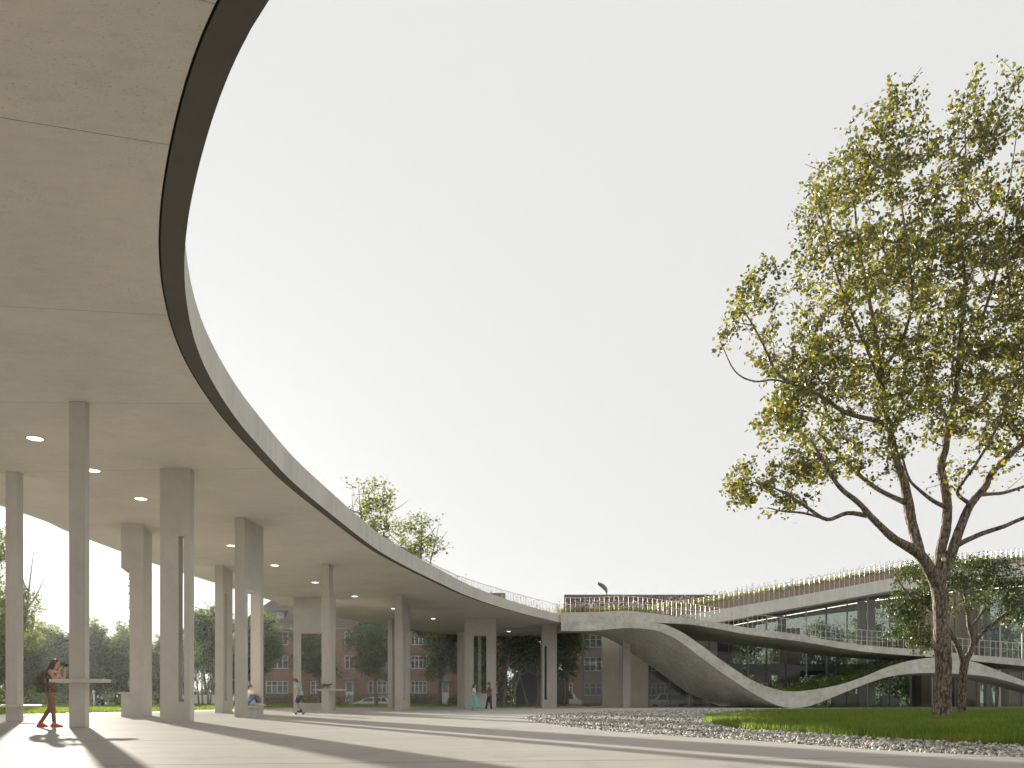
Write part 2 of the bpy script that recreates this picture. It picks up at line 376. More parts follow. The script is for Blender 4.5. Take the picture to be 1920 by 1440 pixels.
def glass_mat(name, tint, refl=1.0):
    k = N(name); fr = k.n('Fresnel'); fr.inputs['IOR'].default_value = 1.55
    t = k.n('BsdfTransparent'); t.inputs['Color'].default_value = (*tint, 1)
    g = k.n('BsdfGlossy'); g.inputs['Roughness'].default_value = 0.015
    wv = k.noise(k.pos(), 0.35, 2); b = k.n('Bump'); b.inputs['Strength'].default_value = 0.06; b.inputs['Distance'].default_value = 0.08
    k.l(wv, b.inputs['Height']); k.l(b.outputs[0], g.inputs['Normal'])
    m = k.n('MixShader'); k.l(k.math('MULTIPLY', fr.outputs[0], refl), m.inputs[0]); k.l(t.outputs[0], m.inputs[1]); k.l(g.outputs[0], m.inputs[2])
    k.l(m.outputs[0], k.o.inputs['Surface']); return k.m
M['glass'] = glass_mat('facade_glass', (0.74, 0.77, 0.75), 0.55)
def pane_mat():
    k = N('window_pane'); n = k.noise(k.obj(), 0.9, 3)
    k.bsdf(k.ramp(n, [(0.35, (0.03, 0.033, 0.035)), (0.5, (0.09, 0.09, 0.09)), (0.75, (0.22, 0.21, 0.20))]), 0.08, 0, None, spec=0.7); return k.m
M['pane'] = pane_mat()
def emit_mat(name, c, s):
    k = N(name); e = k.n('Emission'); e.inputs['Color'].default_value = (*c, 1); e.inputs['Strength'].default_value = s
    k.l(e.outputs[0], k.o.inputs['Surface']); return k.m
M['lens'] = emit_mat('lamp_lens', (1.0, 0.93, 0.80), 1.6)
M['cove'] = emit_mat('cove_light', (1.0, 0.90, 0.74), 2.2)

# ------------------------------------------------------------------ ground, plaza, garden bed, park lawn, road
def poly_sheet(name, outer, holes, z, mats, kind='structure', zf=None):
    loops = [[Vector((p[0], p[1], 0)) for p in outer]] + [[Vector((p[0], p[1], 0)) for p in h] for h in holes]
    tris = tessellate_polygon(loops); flat = [p for l in loops for p in l]
    F = []
    for a, b, c in tris:
        n = (flat[b]-flat[a]).cross(flat[c]-flat[a]); F.append((a, b, c) if n.z > 0 else (a, c, b))
    me = bpy.data.meshes.new(name); me.from_pydata([(p.x, p.y, z) for p in flat], [], F); me.update()
    return tag(link_mesh(name, me, mats), kind=kind)
g = MB(); g.quad((-420, -60, -0.46), (420, -60, -0.46), (420, 420, -0.46), (-420, 420, -0.46))
tag(g.build('ground', M['earth']), kind='structure')
GRAVEL = [GR(*p) for p in ((978,1347),(1000,1352),(1050,1361),(1150,1371.5),(1280,1381),(1420,1389),(1640,1406),(1920,1420),(2250,1432))] + \
         [GR(*p) for p in ((2250,1330.5),(1920,1329.8),(1600,1329),(1420,1329.6),(1260,1331),(1150,1333.5),(1050,1338),(1000,1342),(982,1345))]
LAWN = [GR(*p) for p in ((1317,1348),(1340,1357),(1400,1365.5),(1500,1370),(1640,1379.5),(1800,1388),(1920,1393),(2250,1402))] + \
       [GR(*p) for p in ((2250,1333),(1920,1331.5),(1600,1331.2),(1450,1333.5),(1370,1337),(1328,1342))]
PLAZA = [(-70,-45),(-70,8),(-32,24),(-21.5,35.5),(-19,46),(-18.2,57),(-16.8,66),(-12.5,76),(-4,87),(4,92),(9,93),(9,99.6),(95,99.6),(95,-45)]
poly_sheet('plaza', PLAZA, [GRAVEL], 0.0, M['plaza'])
def ring_wall(poly, z0, z1, mb):
    for a, b in zip(poly, poly[1:] + poly[:1]): mb.quad((a[0],a[1],z0), (a[0],a[1],z1), (b[0],b[1],z1), (b[0],b[1],z0))
kw = MB(); ring_wall(GRAVEL, -0.16, -0.002, kw); tag(kw.build('kerb', M['kerb']), kind='structure')
pw = MB(); ring_wall(PLAZA, -0.46, -0.002, pw); tag(pw.build('plaza_edge', M['kerb']), kind='structure')
poly_sheet('gravel_bed', GRAVEL, [], -0.13, M['gravelbase'])
poly_sheet('garden_lawn', LAWN, [], -0.03, M['lawn'])
lw = MB(); ring_wall(LAWN, -0.13, -0.031, lw); tag(lw.build('garden_lawn_edge', M['lawn']), kind='structure')
near = [(-70,8.5),(-32,24.5),(-21.6,36),(-19.2,46),(-18.5,57),(-17,66.4),(-12.8,76.6),(-4.2,87.6),(4,92.6),(8.8,93.4)]
strip = [(x-0.75, y+0.5) for x, y in near]
far = [(-140,112),(-100,110),(-70,106),(-50,102),(-38,97),(-26,95.2),(-16,95),(-8,95),(2,95.4),(8.8,95.6)]
pm = MB()
for i in range(len(near)-1): pm.quad((*near[i], -0.004), (*near[i+1], -0.004), (*strip[i+1], 0.02), (*strip[i], 0.02))
tag(pm.build('pebble_path', M['stonetrim']), kind='structure')
lm = MB()
for i in range(len(near)-1):
    for j in range(6):
        t0, t1 = j/6, (j+1)/6
        def q(k, t): return (lerp(strip[k][0], far[k][0], t), lerp(strip[k][1], far[k][1], t), 0.02 + 0.19*t)
        lm.quad(q(i, t0), q(i+1, t0), q(i+1, t1), q(i, t1))
    lm.quad((*far[i], 0.21), (*far[i+1], 0.21), (far[i+1][0], far[i+1][1]+1.5, -0.47), (far[i][0], far[i][1]+1.5, -0.47))
tag(lm.build('park_lawn', M['farlawn'], smooth=True), kind='structure')
g = MB(); g.quad((-42, 97.5, -0.45), (45, 97.5, -0.45), (45, 104, -0.45), (-42, 104, -0.45)); tag(g.build('road', M['asphalt']), kind='structure')

# ------------------------------------------------------------------ the curved canopy
EDGE = [(388,0),(345,160),(312,278),(297.4,380),(293,450),(297,520),(305,560),(320,620),(345,680),(384,740),(420,790),(462,834),(520,895),
        (570,936),(620,975),(660,1006),(700,1034),(740,1056),(780,1076),(820,1095),(860,1113.5),(906,1130),(952,1144),(997.5,1155.6),(1052,1168.5)]
inner_c = [Vector((34,-2,ZC)), Vector((20,0.2,ZC)), Vector((11,1.7,ZC)), Vector((4.0,3.6,ZC)), Vector((-0.4,5.9,ZC))] + [CE(u, v) for u, v in EDGE]
inner = spline(inner_c, 900)
def resample(L, n):
    d = [0.0]
    for a, b in zip(L, L[1:]): d.append(d[-1] + (b-a).length)
    o = []; k = 0
    for i in range(n):
        s = d[-1]*i/(n-1)
        while k < len(L)-2 and d[k+1] < s: k += 1
        o.append(L[k].lerp(L[k+1], (s-d[k])/max(1e-9, d[k+1]-d[k])))
    return o
inner = resample(inner, 260)
for _ in range(14): inner = [inner[0]] + [(inner[i-1] + inner[i]*2 + inner[i+1])/4 for i in range(1, 259)] + [inner[-1]]
outer_c = [Vector(p) for p in ((34,-22,ZC),(10,-21,ZC),(-6,-16,ZC),(-15,-8,ZC),(-19.5,3,ZC),(-20.2,12,ZC))] + \
          [CE(u, v) for u, v in ((0,948),(128,997),(226,1034),(298,1060),(403,1093),(495,1122),(550,1137),(625,1156),(726,1174),(860,1192.5),(930,1198),(1014,1199.5))] + [Vector((8.5,93,ZC))]
outer0 = spline(outer_c, 400)
key = [(0, Vector((34,-22))), (4, None)]
# match inner and outer so that joints run radially: pairs of (inner point, outer point)
PAIRS = [((34,-2),(34,-22)),((4.5,3.4),(-6,-16)),((-3,8.4),(-19.5,2)),((-4.3,10.63),(-20,6.2)),((-6.32,15.37),(-19.7,13.1)),((-7.1,19.8),(-19.3,19.3)),
         ((-7.05,25.4),(-18.7,25.6)),((-6.5,32.5),(-18.1,33.5)),((-5.6,38.5),(-17.9,42)),((-4.3,45.5),(-17.0,52)),((-2.6,53),(-15.7,62)),((-0.4,60.5),(-13,73.5)),((2.0,68),(-7.5,86)),((4.25,75.5),(8.5,93))]
def near_i(L, p): return min(range(len(L)), key=lambda i: (L[i].x-p[0])**2 + (L[i].y-p[1])**2)
rows = []; joints = []
def at_f(L, f):
    i = min(int(f), len(L)-2); return L[i].lerp(L[i+1], f-i)
seq = [(near_i(inner, a), near_i(outer0, b)) for a, b in PAIRS]; seq[0] = (0, 0); seq[-1] = (259, 399)
for (a0, b0), (a1, b1) in zip(seq, seq[1:]):
    joints.append(len(rows))
    for k in range(16): rows.append((at_f(inner, lerp(a0, a1, k/16)), at_f(outer0, lerp(b0, b1, k/16))))
rows.append((inner[-1], outer0[-1]))
NR = len(rows)
def nrm(i):
    t = rows[min(i+1, NR-1)][0] - rows[max(i-1, 0)][0]; t.normalize(); n = Vector((t.y, -t.x, 0)); return n
WB, DZ = 0.37, -0.06
def fh(i): return lerp(0.80, 0.66, max(0, (rows[i][0].y - 50)/25)) if rows[i][0].y > 50 else 0.80
canopy = thing('canopy', (-12, 30, 0), 'long curved concrete canopy sweeping over the plaza on blade columns', 'canopy')
sf = MB(); bd = MB(); fa = MB(); tp = MB()
for i in range(NR-1):
    (a, b), (c, d) = rows[i], rows[i+1]
    a2, b2, c2, d2 = a.copy(), b.copy(), c.copy(), d.copy()
    if i in joints and i: 
        e = (c-a).normalized()*0.0045; a2 += e; b2 += (d-b).normalized()*0.0045
    if i+1 in joints:
        c2 -= (c-a).normalized()*0.0045; d2 -= (d-b).normalized()*0.0045
    sf.quad(a2, c2, d2, b2, 0)
    if i in joints and i:
        u3 = Vector((0,0,0.02)); pa = rows[i-1]; ea = (a-pa[0]).normalized()*0.008; eb = (b-pa[1]).normalized()*0.008
        sf.quad(a-ea+u3, a+ea+u3, b+eb+u3, b-eb+u3, 1)
    n0, n1 = nrm(i), nrm(i+1)
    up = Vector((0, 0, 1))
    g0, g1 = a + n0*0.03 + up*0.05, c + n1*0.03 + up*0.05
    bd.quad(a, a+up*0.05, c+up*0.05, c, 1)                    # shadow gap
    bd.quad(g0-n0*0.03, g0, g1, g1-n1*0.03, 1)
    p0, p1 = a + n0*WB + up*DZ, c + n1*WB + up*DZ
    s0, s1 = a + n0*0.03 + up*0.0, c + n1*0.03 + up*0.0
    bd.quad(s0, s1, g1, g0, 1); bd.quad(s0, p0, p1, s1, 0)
    q0, q1 = p0 + up*fh(i), p1 + up*fh(i+1)
    fa.quad(p0, q0, q1, p1)
    r0, r1 = q0 - n0*0.5, q1 - n1*0.5
    fa.quad(q0, r0, r1, q1); fa.quad(r0, r0-up*0.12, r1-up*0.12, r1)
    bb, dd = b + up*0.55, d + up*0.55
    tp.quad(r0-up*0.12, bb, dd, r1-up*0.12, 0); fa.quad(b, d, dd, bb)
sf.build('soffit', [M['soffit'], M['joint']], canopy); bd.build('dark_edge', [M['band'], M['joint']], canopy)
fa.build('fascia', M['fascia'], canopy); tp.build('roof_planting_bed', M['lawn'], canopy)

# ------------------------------------------------------------------ recessed ceiling lights
dl0 = None
for i, (u, v) in enumerate([(66,822),(174,882),(264,935),(434,1023),(515,1060),(591,1092),(665,1118),(738,1141),(812,1160),(954,1184)]):
    p = CE(u, v)
    lab = ['nearest round ceiling light, left of the tall column with a high table','round ceiling light half hidden by the tall column with a high table','round ceiling light above the notched column with ivy',
           'round ceiling light between the two slotted columns and the seated man\'s column','round ceiling light just right of the seated man\'s column','round ceiling light left of the cat\'s column top',
           'round ceiling light right of the cat\'s column','round ceiling light half hidden by the slotted column beyond the cat','round ceiling light between slotted column and ivy column','farthest round ceiling light, beside the ivy column'][i]
    if dl0 is None:
        dl0 = thing('ceiling_light', p, lab, 'ceiling light', 'round lights recessed in the canopy'); loc = Vector(p)
        MB().lathe([(0.20,0.02),(0.235,-0.004),(0.235,-0.012),(0.20,-0.012),(0.195,0.0)], loc, 28).build('rim', M['column'], dl0, True)
        MB().lathe([(0.197,-0.008),(0.10,-0.010),(0.001,-0.011)], loc, 28).build('lens', M['lens'], dl0, True)
    else:
        c = copy_tree(dl0); c.location = p; tag(c, lab)

# ------------------------------------------------------------------ blade columns
def col_frame(uM, vM, th):
    Mp = CE(uM, vM); a = R(th)
    return Mp, Vector((-math.cos(a), math.sin(a), 0)), Vector((math.sin(a), math.cos(a), 0))   # M, leftward face dir, backward dir
def solve_len(Mp, d, u):     # length along d from Mp so that the point projects to column u
    k = (u-CU)/FPX; den = d.x - k*d.y
    return (k*Mp.y - Mp.x)/den
COL = {}
def blade(key, label, uM, vM, th, uL=None, uR=None, a=None, b=None):
    Mp, dl, dbk = col_frame(uM, vM, th)
    if a is None: a = solve_len(Mp, dl, uL)
    if b is None: b = solve_len(Mp, dbk, uR)
    Mp = Vector((Mp.x, Mp.y, 0)); o = thing('column', Mp + dl*a/2 + dbk*b/2, label, 'column', 'concrete blade columns under the canopy')
    COL[key] = (o, Mp, dl, dbk, a, b); return COL[key]
def cbox(mb, C, s0, s1, t0, t1, z0, z1, m=0):   # s along dl (from right corner leftwards), t along depth
    o, Mp, dl, dbk, a, b = C
    P = lambda s, t, z: Mp + dl*s + dbk*t + Vector((0, 0, z))
    return mb.hexa([P(s1,t0,z0), P(s0,t0,z0), P(s0,t1,z0), P(s1,t1,z0), P(s1,t0,z1), P(s0,t0,z1), P(s0,t1,z1), P(s1,t1,z1)], m)
ZT = ZC - 0.003
def zat(C, v): return EYE + (HV-v)/FPX*C[1].y
def s_at(C, u): return solve_len(C[1], C[2], u)
def t_at(C, u): return solve_len(C[1], C[3], u)
def done(mb, C, bev=0.012): return mb.build('body', M['column'], C[0], bevel=bev)
def shelf(C, name, u0, u1, z, th=0.07, out_=0.10, both=True):
    """a slab that wraps the blade: runs past it on both sides"""
    s0, s1 = s_at(C, u1), s_at(C, u0); mb = MB(); a, b = C[4], C[5]
    cbox(mb, C, s0, s1, -out_, -0.001, z-th, z); cbox(mb, C, s0, -0.001, 0.0, b+out_, z-th, z); cbox(mb, C, a+0.001, s1, 0.0, b+out_, z-th, z)
    mb.build(name, M['shelf'], C[0], bevel=0.008)

C = blade('A', 'slim blade column at the far left edge with a low bench', 32, 884, 0, uL=10, b=0.34)
done(cbox(MB(), C, 0, C[4], 0, C[5], 0, ZT), C); shelf(C, 'bench', -60, 66, 0.50, 0.08, 0.08)
C = blade('B', 'tall blade column carrying the high table beside the woman with the camera', 160, 752, 0, uL=129, b=0.20)
done(cbox(MB(), C, 0, C[4], 0, C[5], 0, ZT), C); shelf(C, 'table', 98, 196, 1.12, 0.075, 0.14)
C = blade('C', 'notched column with ivy down its notch and a small shelf', 269, 983, -14, uL=227, uR=285)
zn, zs = zat(C, 1066), 0.95; sn = s_at(C, 243); mb = MB()
cbox(mb, C, 0, sn, 0, C[5], 0, ZT); cbox(mb, C, sn, C[4], 0, C[5], zn, ZT); cbox(mb, C, sn, C[4], 0, C[5], 0, zs-0.05); done(mb, C, 0)
mb = MB(); cbox(mb, C, sn+0.002, s_at(C, 222), -0.08, C[5]+0.05, zs-0.048, zs); cbox(mb, C, s_at(C, 250), sn, -0.08, -0.002, zs-0.048, zs); mb.build('shelf', M['shelf'], C[0])
C = blade('D', 'wide blade column with a tall narrow see-through slot', 356, 878, 0, uL=300, b=0.34)
s0, s1 = s_at(C, 345), s_at(C, 334.5); z0, z1 = zat(C, 1316), zat(C, 1005); mb = MB()
cbox(mb, C, 0, s0, 0, C[5], 0, ZT); cbox(mb, C, s1, C[4], 0, C[5], 0, ZT); cbox(mb, C, s0, s1, 0, C[5], 0, z0); cbox(mb, C, s0, s1, 0, C[5], z1, ZT); done(mb, C, 0)
C = blade('E', 'column with a dark vertical slot just left of the seated man\'s column', 418, 1060, -6, uL=403, uR=436)
t0, t1 = t_at(C, 421.5), t_at(C, 425.5); z0, z1 = zat(C, 1314), zat(C, 1109); mb = MB(); a, b = C[4], C[5]
cbox(mb, C, 0, a, 0, t0, 0, ZT); cbox(mb, C, 0, a, t1, b, 0, ZT); cbox(mb, C, 0, a, t0, t1, 0, z0); cbox(mb, C, 0, a, t0, t1, z1, ZT); cbox(mb, C, a-.05, a, t0, t1, z0, z1); done(mb, C, 0)  # last box: thin plate added across the slot's far side to keep sun out
C = blade('F', 'deep blade column with a tall window opening where a man sits', 459, 970, 4, uL=440, uR=494)
t0, t1 = t_at(C, 464.5), t_at(C, 488); z0, z1 = 0.40, EYE + (HV-1108)/FPX*(C[1].y+0.9); mb = MB(); a, b = C[4], C[5]
cbox(mb, C, 0, a, 0, t0, 0, ZT); cbox(mb, C, 0, a, t1, b, 0, ZT); cbox(mb, C, 0, a, t0, t1, 0, z0-0.05); cbox(mb, C, 0, a, t0, t1, z1, ZT); done(mb, C, 0)
cbox(MB(), C, -0.07, a+0.07, t0+0.002, t1-0.002, z0-0.048, z0).build('seat', M['shelf'], C[0], bevel=0.006)
C = blade('G', 'broad portal column with a large square opening behind the skateboarder', 624, 1120, 0, uL=550, b=0.9)
s0, s1 = s_at(C, 614), s_at(C, 558.5); z0, z1 = 0.46, zat(C, 1186); mb = MB(); a, b = C[4], C[5]
cbox(mb, C, 0, s0, 0, b, 0, ZT); cbox(mb, C, s1, a, 0, b, 0, ZT); cbox(mb, C, s0, s1, 0, b, 0, z0-0.06); cbox(mb, C, s0, s1, 0, b, z1, ZT); done(mb, C, 0)
cbox(MB(), C, s0+0.002, s1-0.002, -0.05, b+0.05, z0-0.058, z0).build('bench', M['shelf'], C[0], bevel=0.006)
C = blade('H', 'blade column with the table a cat walks on', 617, 1057, 0, uL=603, uR=624)
done(cbox(MB(), C, 0, C[4], 0, C[5], 0, ZT), C); shelf(C, 'table', 588, 641, 1.20, 0.06, 0.16)
C = blade('I', 'small column half hidden behind the slotted column, with a side table', 735, 1161, 0, uL=727, uR=740)
done(cbox(MB(), C, 0, C[4], 0, C[5], 0, ZT), C); shelf(C, 'table', 711, 741, 1.05, 0.06, 0.1)
C = blade('J', 'column with a dark slot in its pale right face, beyond the cat', 753, 1115, -3, uL=740, uR=769)
t0, t1 = t_at(C, 756.6), t_at(C, 760); z0, z1 = zat(C, 1313), zat(C, 1162); mb = MB(); a, b = C[4], C[5]
cbox(mb, C, 0, a, 0, t0, 0, ZT); cbox(mb, C, 0, a, t1, b, 0, ZT); cbox(mb, C, 0, a, t0, t1, 0, z0); cbox(mb, C, 0, a, t0, t1, z1, ZT); cbox(mb, C, a-.05, a, t0, t1, z0, z1); done(mb, C, 0)  # slot closed by an added thin plate that blocks the sun, so it darkens
C = blade('K', 'thin column just behind the left side of the ivy column', 871, 1185, 0, uL=862, b=0.5)
done(cbox(MB(), C, 0, C[4]*1.5, 0, C[5], 0, ZT), C, 0)
C = blade('L', 'broad column with two strips of ivy in its opening and a counter below', 930, 1158.5, 0, uL=871, b=0.45)
s0, s1 = s_at(C, 912), s_at(C, 888); z0, z1 = 1.22, zat(C, 1192); mb = MB(); a, b = C[4], C[5]; sm = s_at(C, 897.5)
cbox(mb, C, 0, s0, 0, b, 0, ZT); cbox(mb, C, s1, a, 0, b, 0, ZT); cbox(mb, C, s0, s1, 0, b, z1, ZT); cbox(mb, C, s0, sm, 0, b, 0, z0-0.06); cbox(mb, C, sm, s1, 0.12, b, 0, z0-0.06)
cbox(mb, C, s_at(C, 903), s_at(C, 895), b-0.14, b, z0, z1); done(mb, C, 0)
cbox(MB(), C, s0+0.002, s1-0.002, -0.12, b+0.05, z0-0.058, z0).build('counter', M['shelf'], C[0])
C = blade('M', 'column with a dark slot beside the start of the rough concrete ramp', 1040, 1178, 0, uL=1014, uR=1044)
s0, s1 = s_at(C, 1022), s_at(C, 1018.2); z0, z1 = zat(C, 1312), zat(C, 1216); mb = MB(); a, b = C[4], C[5]
cbox(mb, C, 0, s0, 0, b, 0, ZT); cbox(mb, C, s1, a, 0, b, 0, ZT); cbox(mb, C, s0, s1, 0, b, 0, z0); cbox(mb, C, s0, s1, 0, b, z1, ZT); done(mb, C, 0)

# ------------------------------------------------------------------ rough concrete wave: lower ribbon and walkway
def YF(u): return 74.0 - 4.0*min(1.6, max(0.0, (u-1500)/420))
W_TOP = [(1052,1166),(1217,1166),(1235,1168.5),(1250,1172),(1278,1185),(1311,1207),(1350,1236),(1400,1269.5),(1420,1280),(1451,1291.5),(1481,1296.5),(1521,1293.5),(1573,1284),(1619,1269),(1664,1250.6),(1710,1238),(1750,1233),(1790,1235.5),(1816,1239),(1833,1243),(1863,1254),(1920,1276.6),(1980,1300),(2040,1318)]
W_BOT = [(1052,1183),(1100,1183),(1140,1180),(1175,1177.5),(1210,1179),(1240,1185),(1275,1203),(1311,1230),(1361,1266.5),(1420,1304.5),(1455,1321.5),(1478,1327),(1500,1327),(1527,1321),(1573,1302.6),(1619,1284),(1664,1269.5),(1710,1263),(1750,1261.5),(1787,1262.5),(1833,1266),(1863,1270.5),(1920,1286),(1980,1306),(2040,1326)]
K_TOP = [(1052,1148.5),(1110,1147.5),(1160,1145.2),(1175,1145),(1195,1146.5),(1240,1152),(1278,1157),(1340,1166),(1400,1176.5),(1500,1191),(1600,1207),(1680,1214.5),(1750,1219.5),(1816,1227),(1920,1235.5),(2040,1246)]
K_BOT = [(1052,1166),(1217,1166),(1240,1168),(1300,1171.5),(1400,1189),(1500,1202.5),(1600,1219),(1680,1227),(1752,1232.3),(1816,1238.5),(1920,1248.5),(2040,1260)]
def shift(P, D=8.0): return Vector((P.x - 4 + 0.222*(P.x-12), P.y + D, P.z))
BACK_L = [(1052,1183.5),(1090,1185.5),(1120,1190),(1160,1208),(1200,1236),(1240,1263),(1291,1300),(1320,1312),(1345,1322),(1378,1326)]
US = [1052 + k*4 for k in range(0, 42)] + [1217 + k*6 for k in range(0, 138)]
ramp = thing('ramp', (24, 74, 0), 'rough concrete walkway and wave shaped slab dipping to the ground', 'ramp')
wv = MB(); wk = MB()
ft, fb, bt, bb_, kt, kb, kbt, kbb = [], [], [], [], [], [], [], []
for u in US:
    Y = YF(u)
    zt, zb = W(u, smooth_interp(W_TOP, u), Y), W(u, smooth_interp(W_BOT, u), Y)
    zb.z = max(zb.z, 0.002); zt.z = max(zt.z, zb.z + 0.05)
    ft.append(zt); fb.append(zb)
    if u < 1500:
        ub = lerp(1052, 1392, (u-1052)/(1500-1052)); pb = W(ub, smooth_interp(BACK_L, ub), 82.0); ps = shift(zb); t = max(0, min(1, (u-1470)/30)); pb = pb.lerp(ps, t)
    else: pb = shift(zb)
    pb.z = max(pb.z, 0.002); bb_.append(pb); bt.append(pb + Vector((0, 0, zt.z - zb.z)))
    a, b = W(u, smooth_interp(K_TOP, u), Y), W(u, smooth_interp(K_BOT, u), Y)
    kt.append(a); kb.append(b); kbt.append(shift(a) if u > 1230 else a.lerp(shift(a), 0.9)); kbb.append(shift(b) if u > 1230 else b.lerp(shift(b), 0.9))
for i in range(len(US)-1):
    j = i+1
    wv.quad(ft[i], fb[i], fb[j], ft[j]); wv.quad(fb[i], bb_[i], bb_[j], fb[j]); wv.quad(bt[i], ft[i], ft[j], bt[j], 1); wv.quad(bb_[i], bt[i], bt[j], bb_[j])
    wk.quad(kt[i], kb[i], kb[j], kt[j]); wk.quad(kbt[i], kt[i], kt[j], kbt[j]); wk.quad(kbb[i], kbt[i], kbt[j], kbb[j]); wk.quad(kb[i], kbb[i], kbb[j], kb[j])
wv.quad(ft[0], bt[0], bb_[0], fb[0]); wk.quad(kt[0], kbt[0], kbb[0], kb[0])
wv.build('wave_slab', [M['wave'], M['lawn']], ramp); wk.build('walkway', M['wave'], ramp)

# ------------------------------------------------------------------ railings
M['rail_grey'] = plain('grey_rail_metal', (0.20, 0.195, 0.18), 0.45, 0.4, var=0.05)
def railing(label, base, spacing, h, mid, thick=0.035, mt='rail'):
    """base: list of points along the foot; balusters at equal spacing"""
    L = [0.0]
    for a, b in zip(base, base[1:]): L.append(L[-1] + (b-a).length)
    def P(s):
        k = 0
        while k < len(L)-2 and L[k+1] < s: k += 1
        t = (s-L[k])/max(1e-6, L[k+1]-L[k]); return base[k].lerp(base[k+1], t)
    n = int(L[-1]/spacing); o = thing('railing', base[0], label, 'railing')
    MB().tube([p + Vector((0,0,h)) for p in base], thick*0.8, 6).build('top_rail', M[mt], o)
    if mid: MB().tube([p + Vector((0,-0.05,mid)) for p in base], thick*0.6, 6).build('handrail', M[mt], o)
    first = None; rest = MB()
    for k in range(n+1):
        p = P(min(L[-1], k*spacing))
        if k < 100:
            if first is None:
                t = thick*0.5; me = MB().box(-t, t, -t, t, 0, h).mesh('baluster'); first = link_mesh('baluster', me, M[mt], o); first.location = p - base_of(o)
            else:
                c = first.copy(); col.objects.link(c); c.parent = o; c.location = p - base_of(o)
        else:
            t = thick*0.5; rest.box(p.x-t, p.x+t, p.y-t, p.y+t, p.z, p.z+h)
    if rest.v: tag(rest.build('far_balusters', M[mt], o), kind='stuff')
    return o
cr = []
for i in range(NR):
    p = rows[i][0]
    if p.y > 33: cr.append(p - nrm(i)*(lerp(1.3, 0.25, max(0, min(1, (p.y-58)/16)))) + Vector((0, 0, fh(i)+DZ-0.02)))
railing('thin grey railing along the curved canopy roof', cr, 0.30, 1.05, None, 0.022, 'rail_grey')
wr = [kt[i] + Vector((0, 0.22, 0)) for i in range(len(US))]
railing('pale double-rail railing along the front of the sloping walkway', wr, 0.42, 1.30, 0.72, 0.024)
br = [kbt[i] + Vector((0, -0.3, 0)) for i in range(len(US)) if US[i] > 1200 and US[i] < 1720]
railing('pale railing on the far side of the walkway, before the glass', br, 0.8, 1.15, 0.6, 0.026)

# ------------------------------------------------------------------ upper roof with planter and railing
T_TOP = [(1235,1159),(1300,1150.5),(1400,1134),(1500,1116),(1560,1105),(1640,1090),(1680,1083),(1760,1071),(1920,1055),(2060,1042)]
T_BOT = [(1235,1172),(1340,1167),(1445,1148),(1560,1127.5),(1640,1113),(1680,1106.5),(1800,1092),(1920,1081),(2060,1069)]
T_PLA = [(1235,1140),(1320,1132.5),(1400,1117.5),(1500,1101),(1600,1083),(1680,1071),(1760,1062),(1920,1049),(2060,1037)]
TY = 80.0
upper = thing('upper_roof', (36, TY, 8), 'rising upper concrete roof edge above the glass storey', 'roof')
fm = MB(); us = [1235 + 11*k for k in range(76)]
A = [(W(u, smooth_interp(T_TOP, u), TY), W(u, smooth_interp(T_BOT, u), TY)) for u in us]
back = Vector((0, 26, 0)); lip = Vector((0, 0.6, 0))
pl = MB(); tpb = MB()
PLT = []
for i in range(len(us)-1):
    (a, b), (c, d) = A[i], A[i+1]
    fm.quad(a, b, d, c); fm.quad(b, b+back, d+back, d); fm.quad(a+back, a, c, c+back); fm.quad(b+back, a+back, c+back, d+back)
    p, q = W(us[i], smooth_interp(T_PLA, us[i]), TY+0.9), W(us[i+1], smooth_interp(T_PLA, us[i+1]), TY+0.9)
    a1, c1 = Vector((p.x, p.y, a.z+0.002)), Vector((q.x, q.y, c.z+0.002)); PLT.append(p)
    pl.quad(p, a1, c1, q); pl.quad(p+Vector((0,1.6,0)), p, q, q+Vector((0,1.6,0)), 1)
fm.quad(A[0][0], A[0][0]+back, A[0][1]+back, A[0][1])
fm.build('fascia', M['fascia'], upper); pl.build('planter', [M['planter'], M['lawn']], upper)
railing('pale railing along the upper roof edge in front of the planter', [a + Vector((0, 0.25, 0)) for a, b in A], 0.48, 1.42, None, 0.028)

# ------------------------------------------------------------------ glass pavilion under the ramps
GY = 84.0
pav = thing('glass_pavilion', (30, GY, 0), 'two storey glass pavilion with timber cores behind the wave ramp', 'building')
def XU(u, Y=GY): return (u-CU)/FPX*Y
gm = MB(); gm.box(XU(1093), XU(1129), GY, GY+0.03, 0.06, 7.3); gm.box(XU(1216), 62, GY, GY+0.03, 0.06, 7.35)

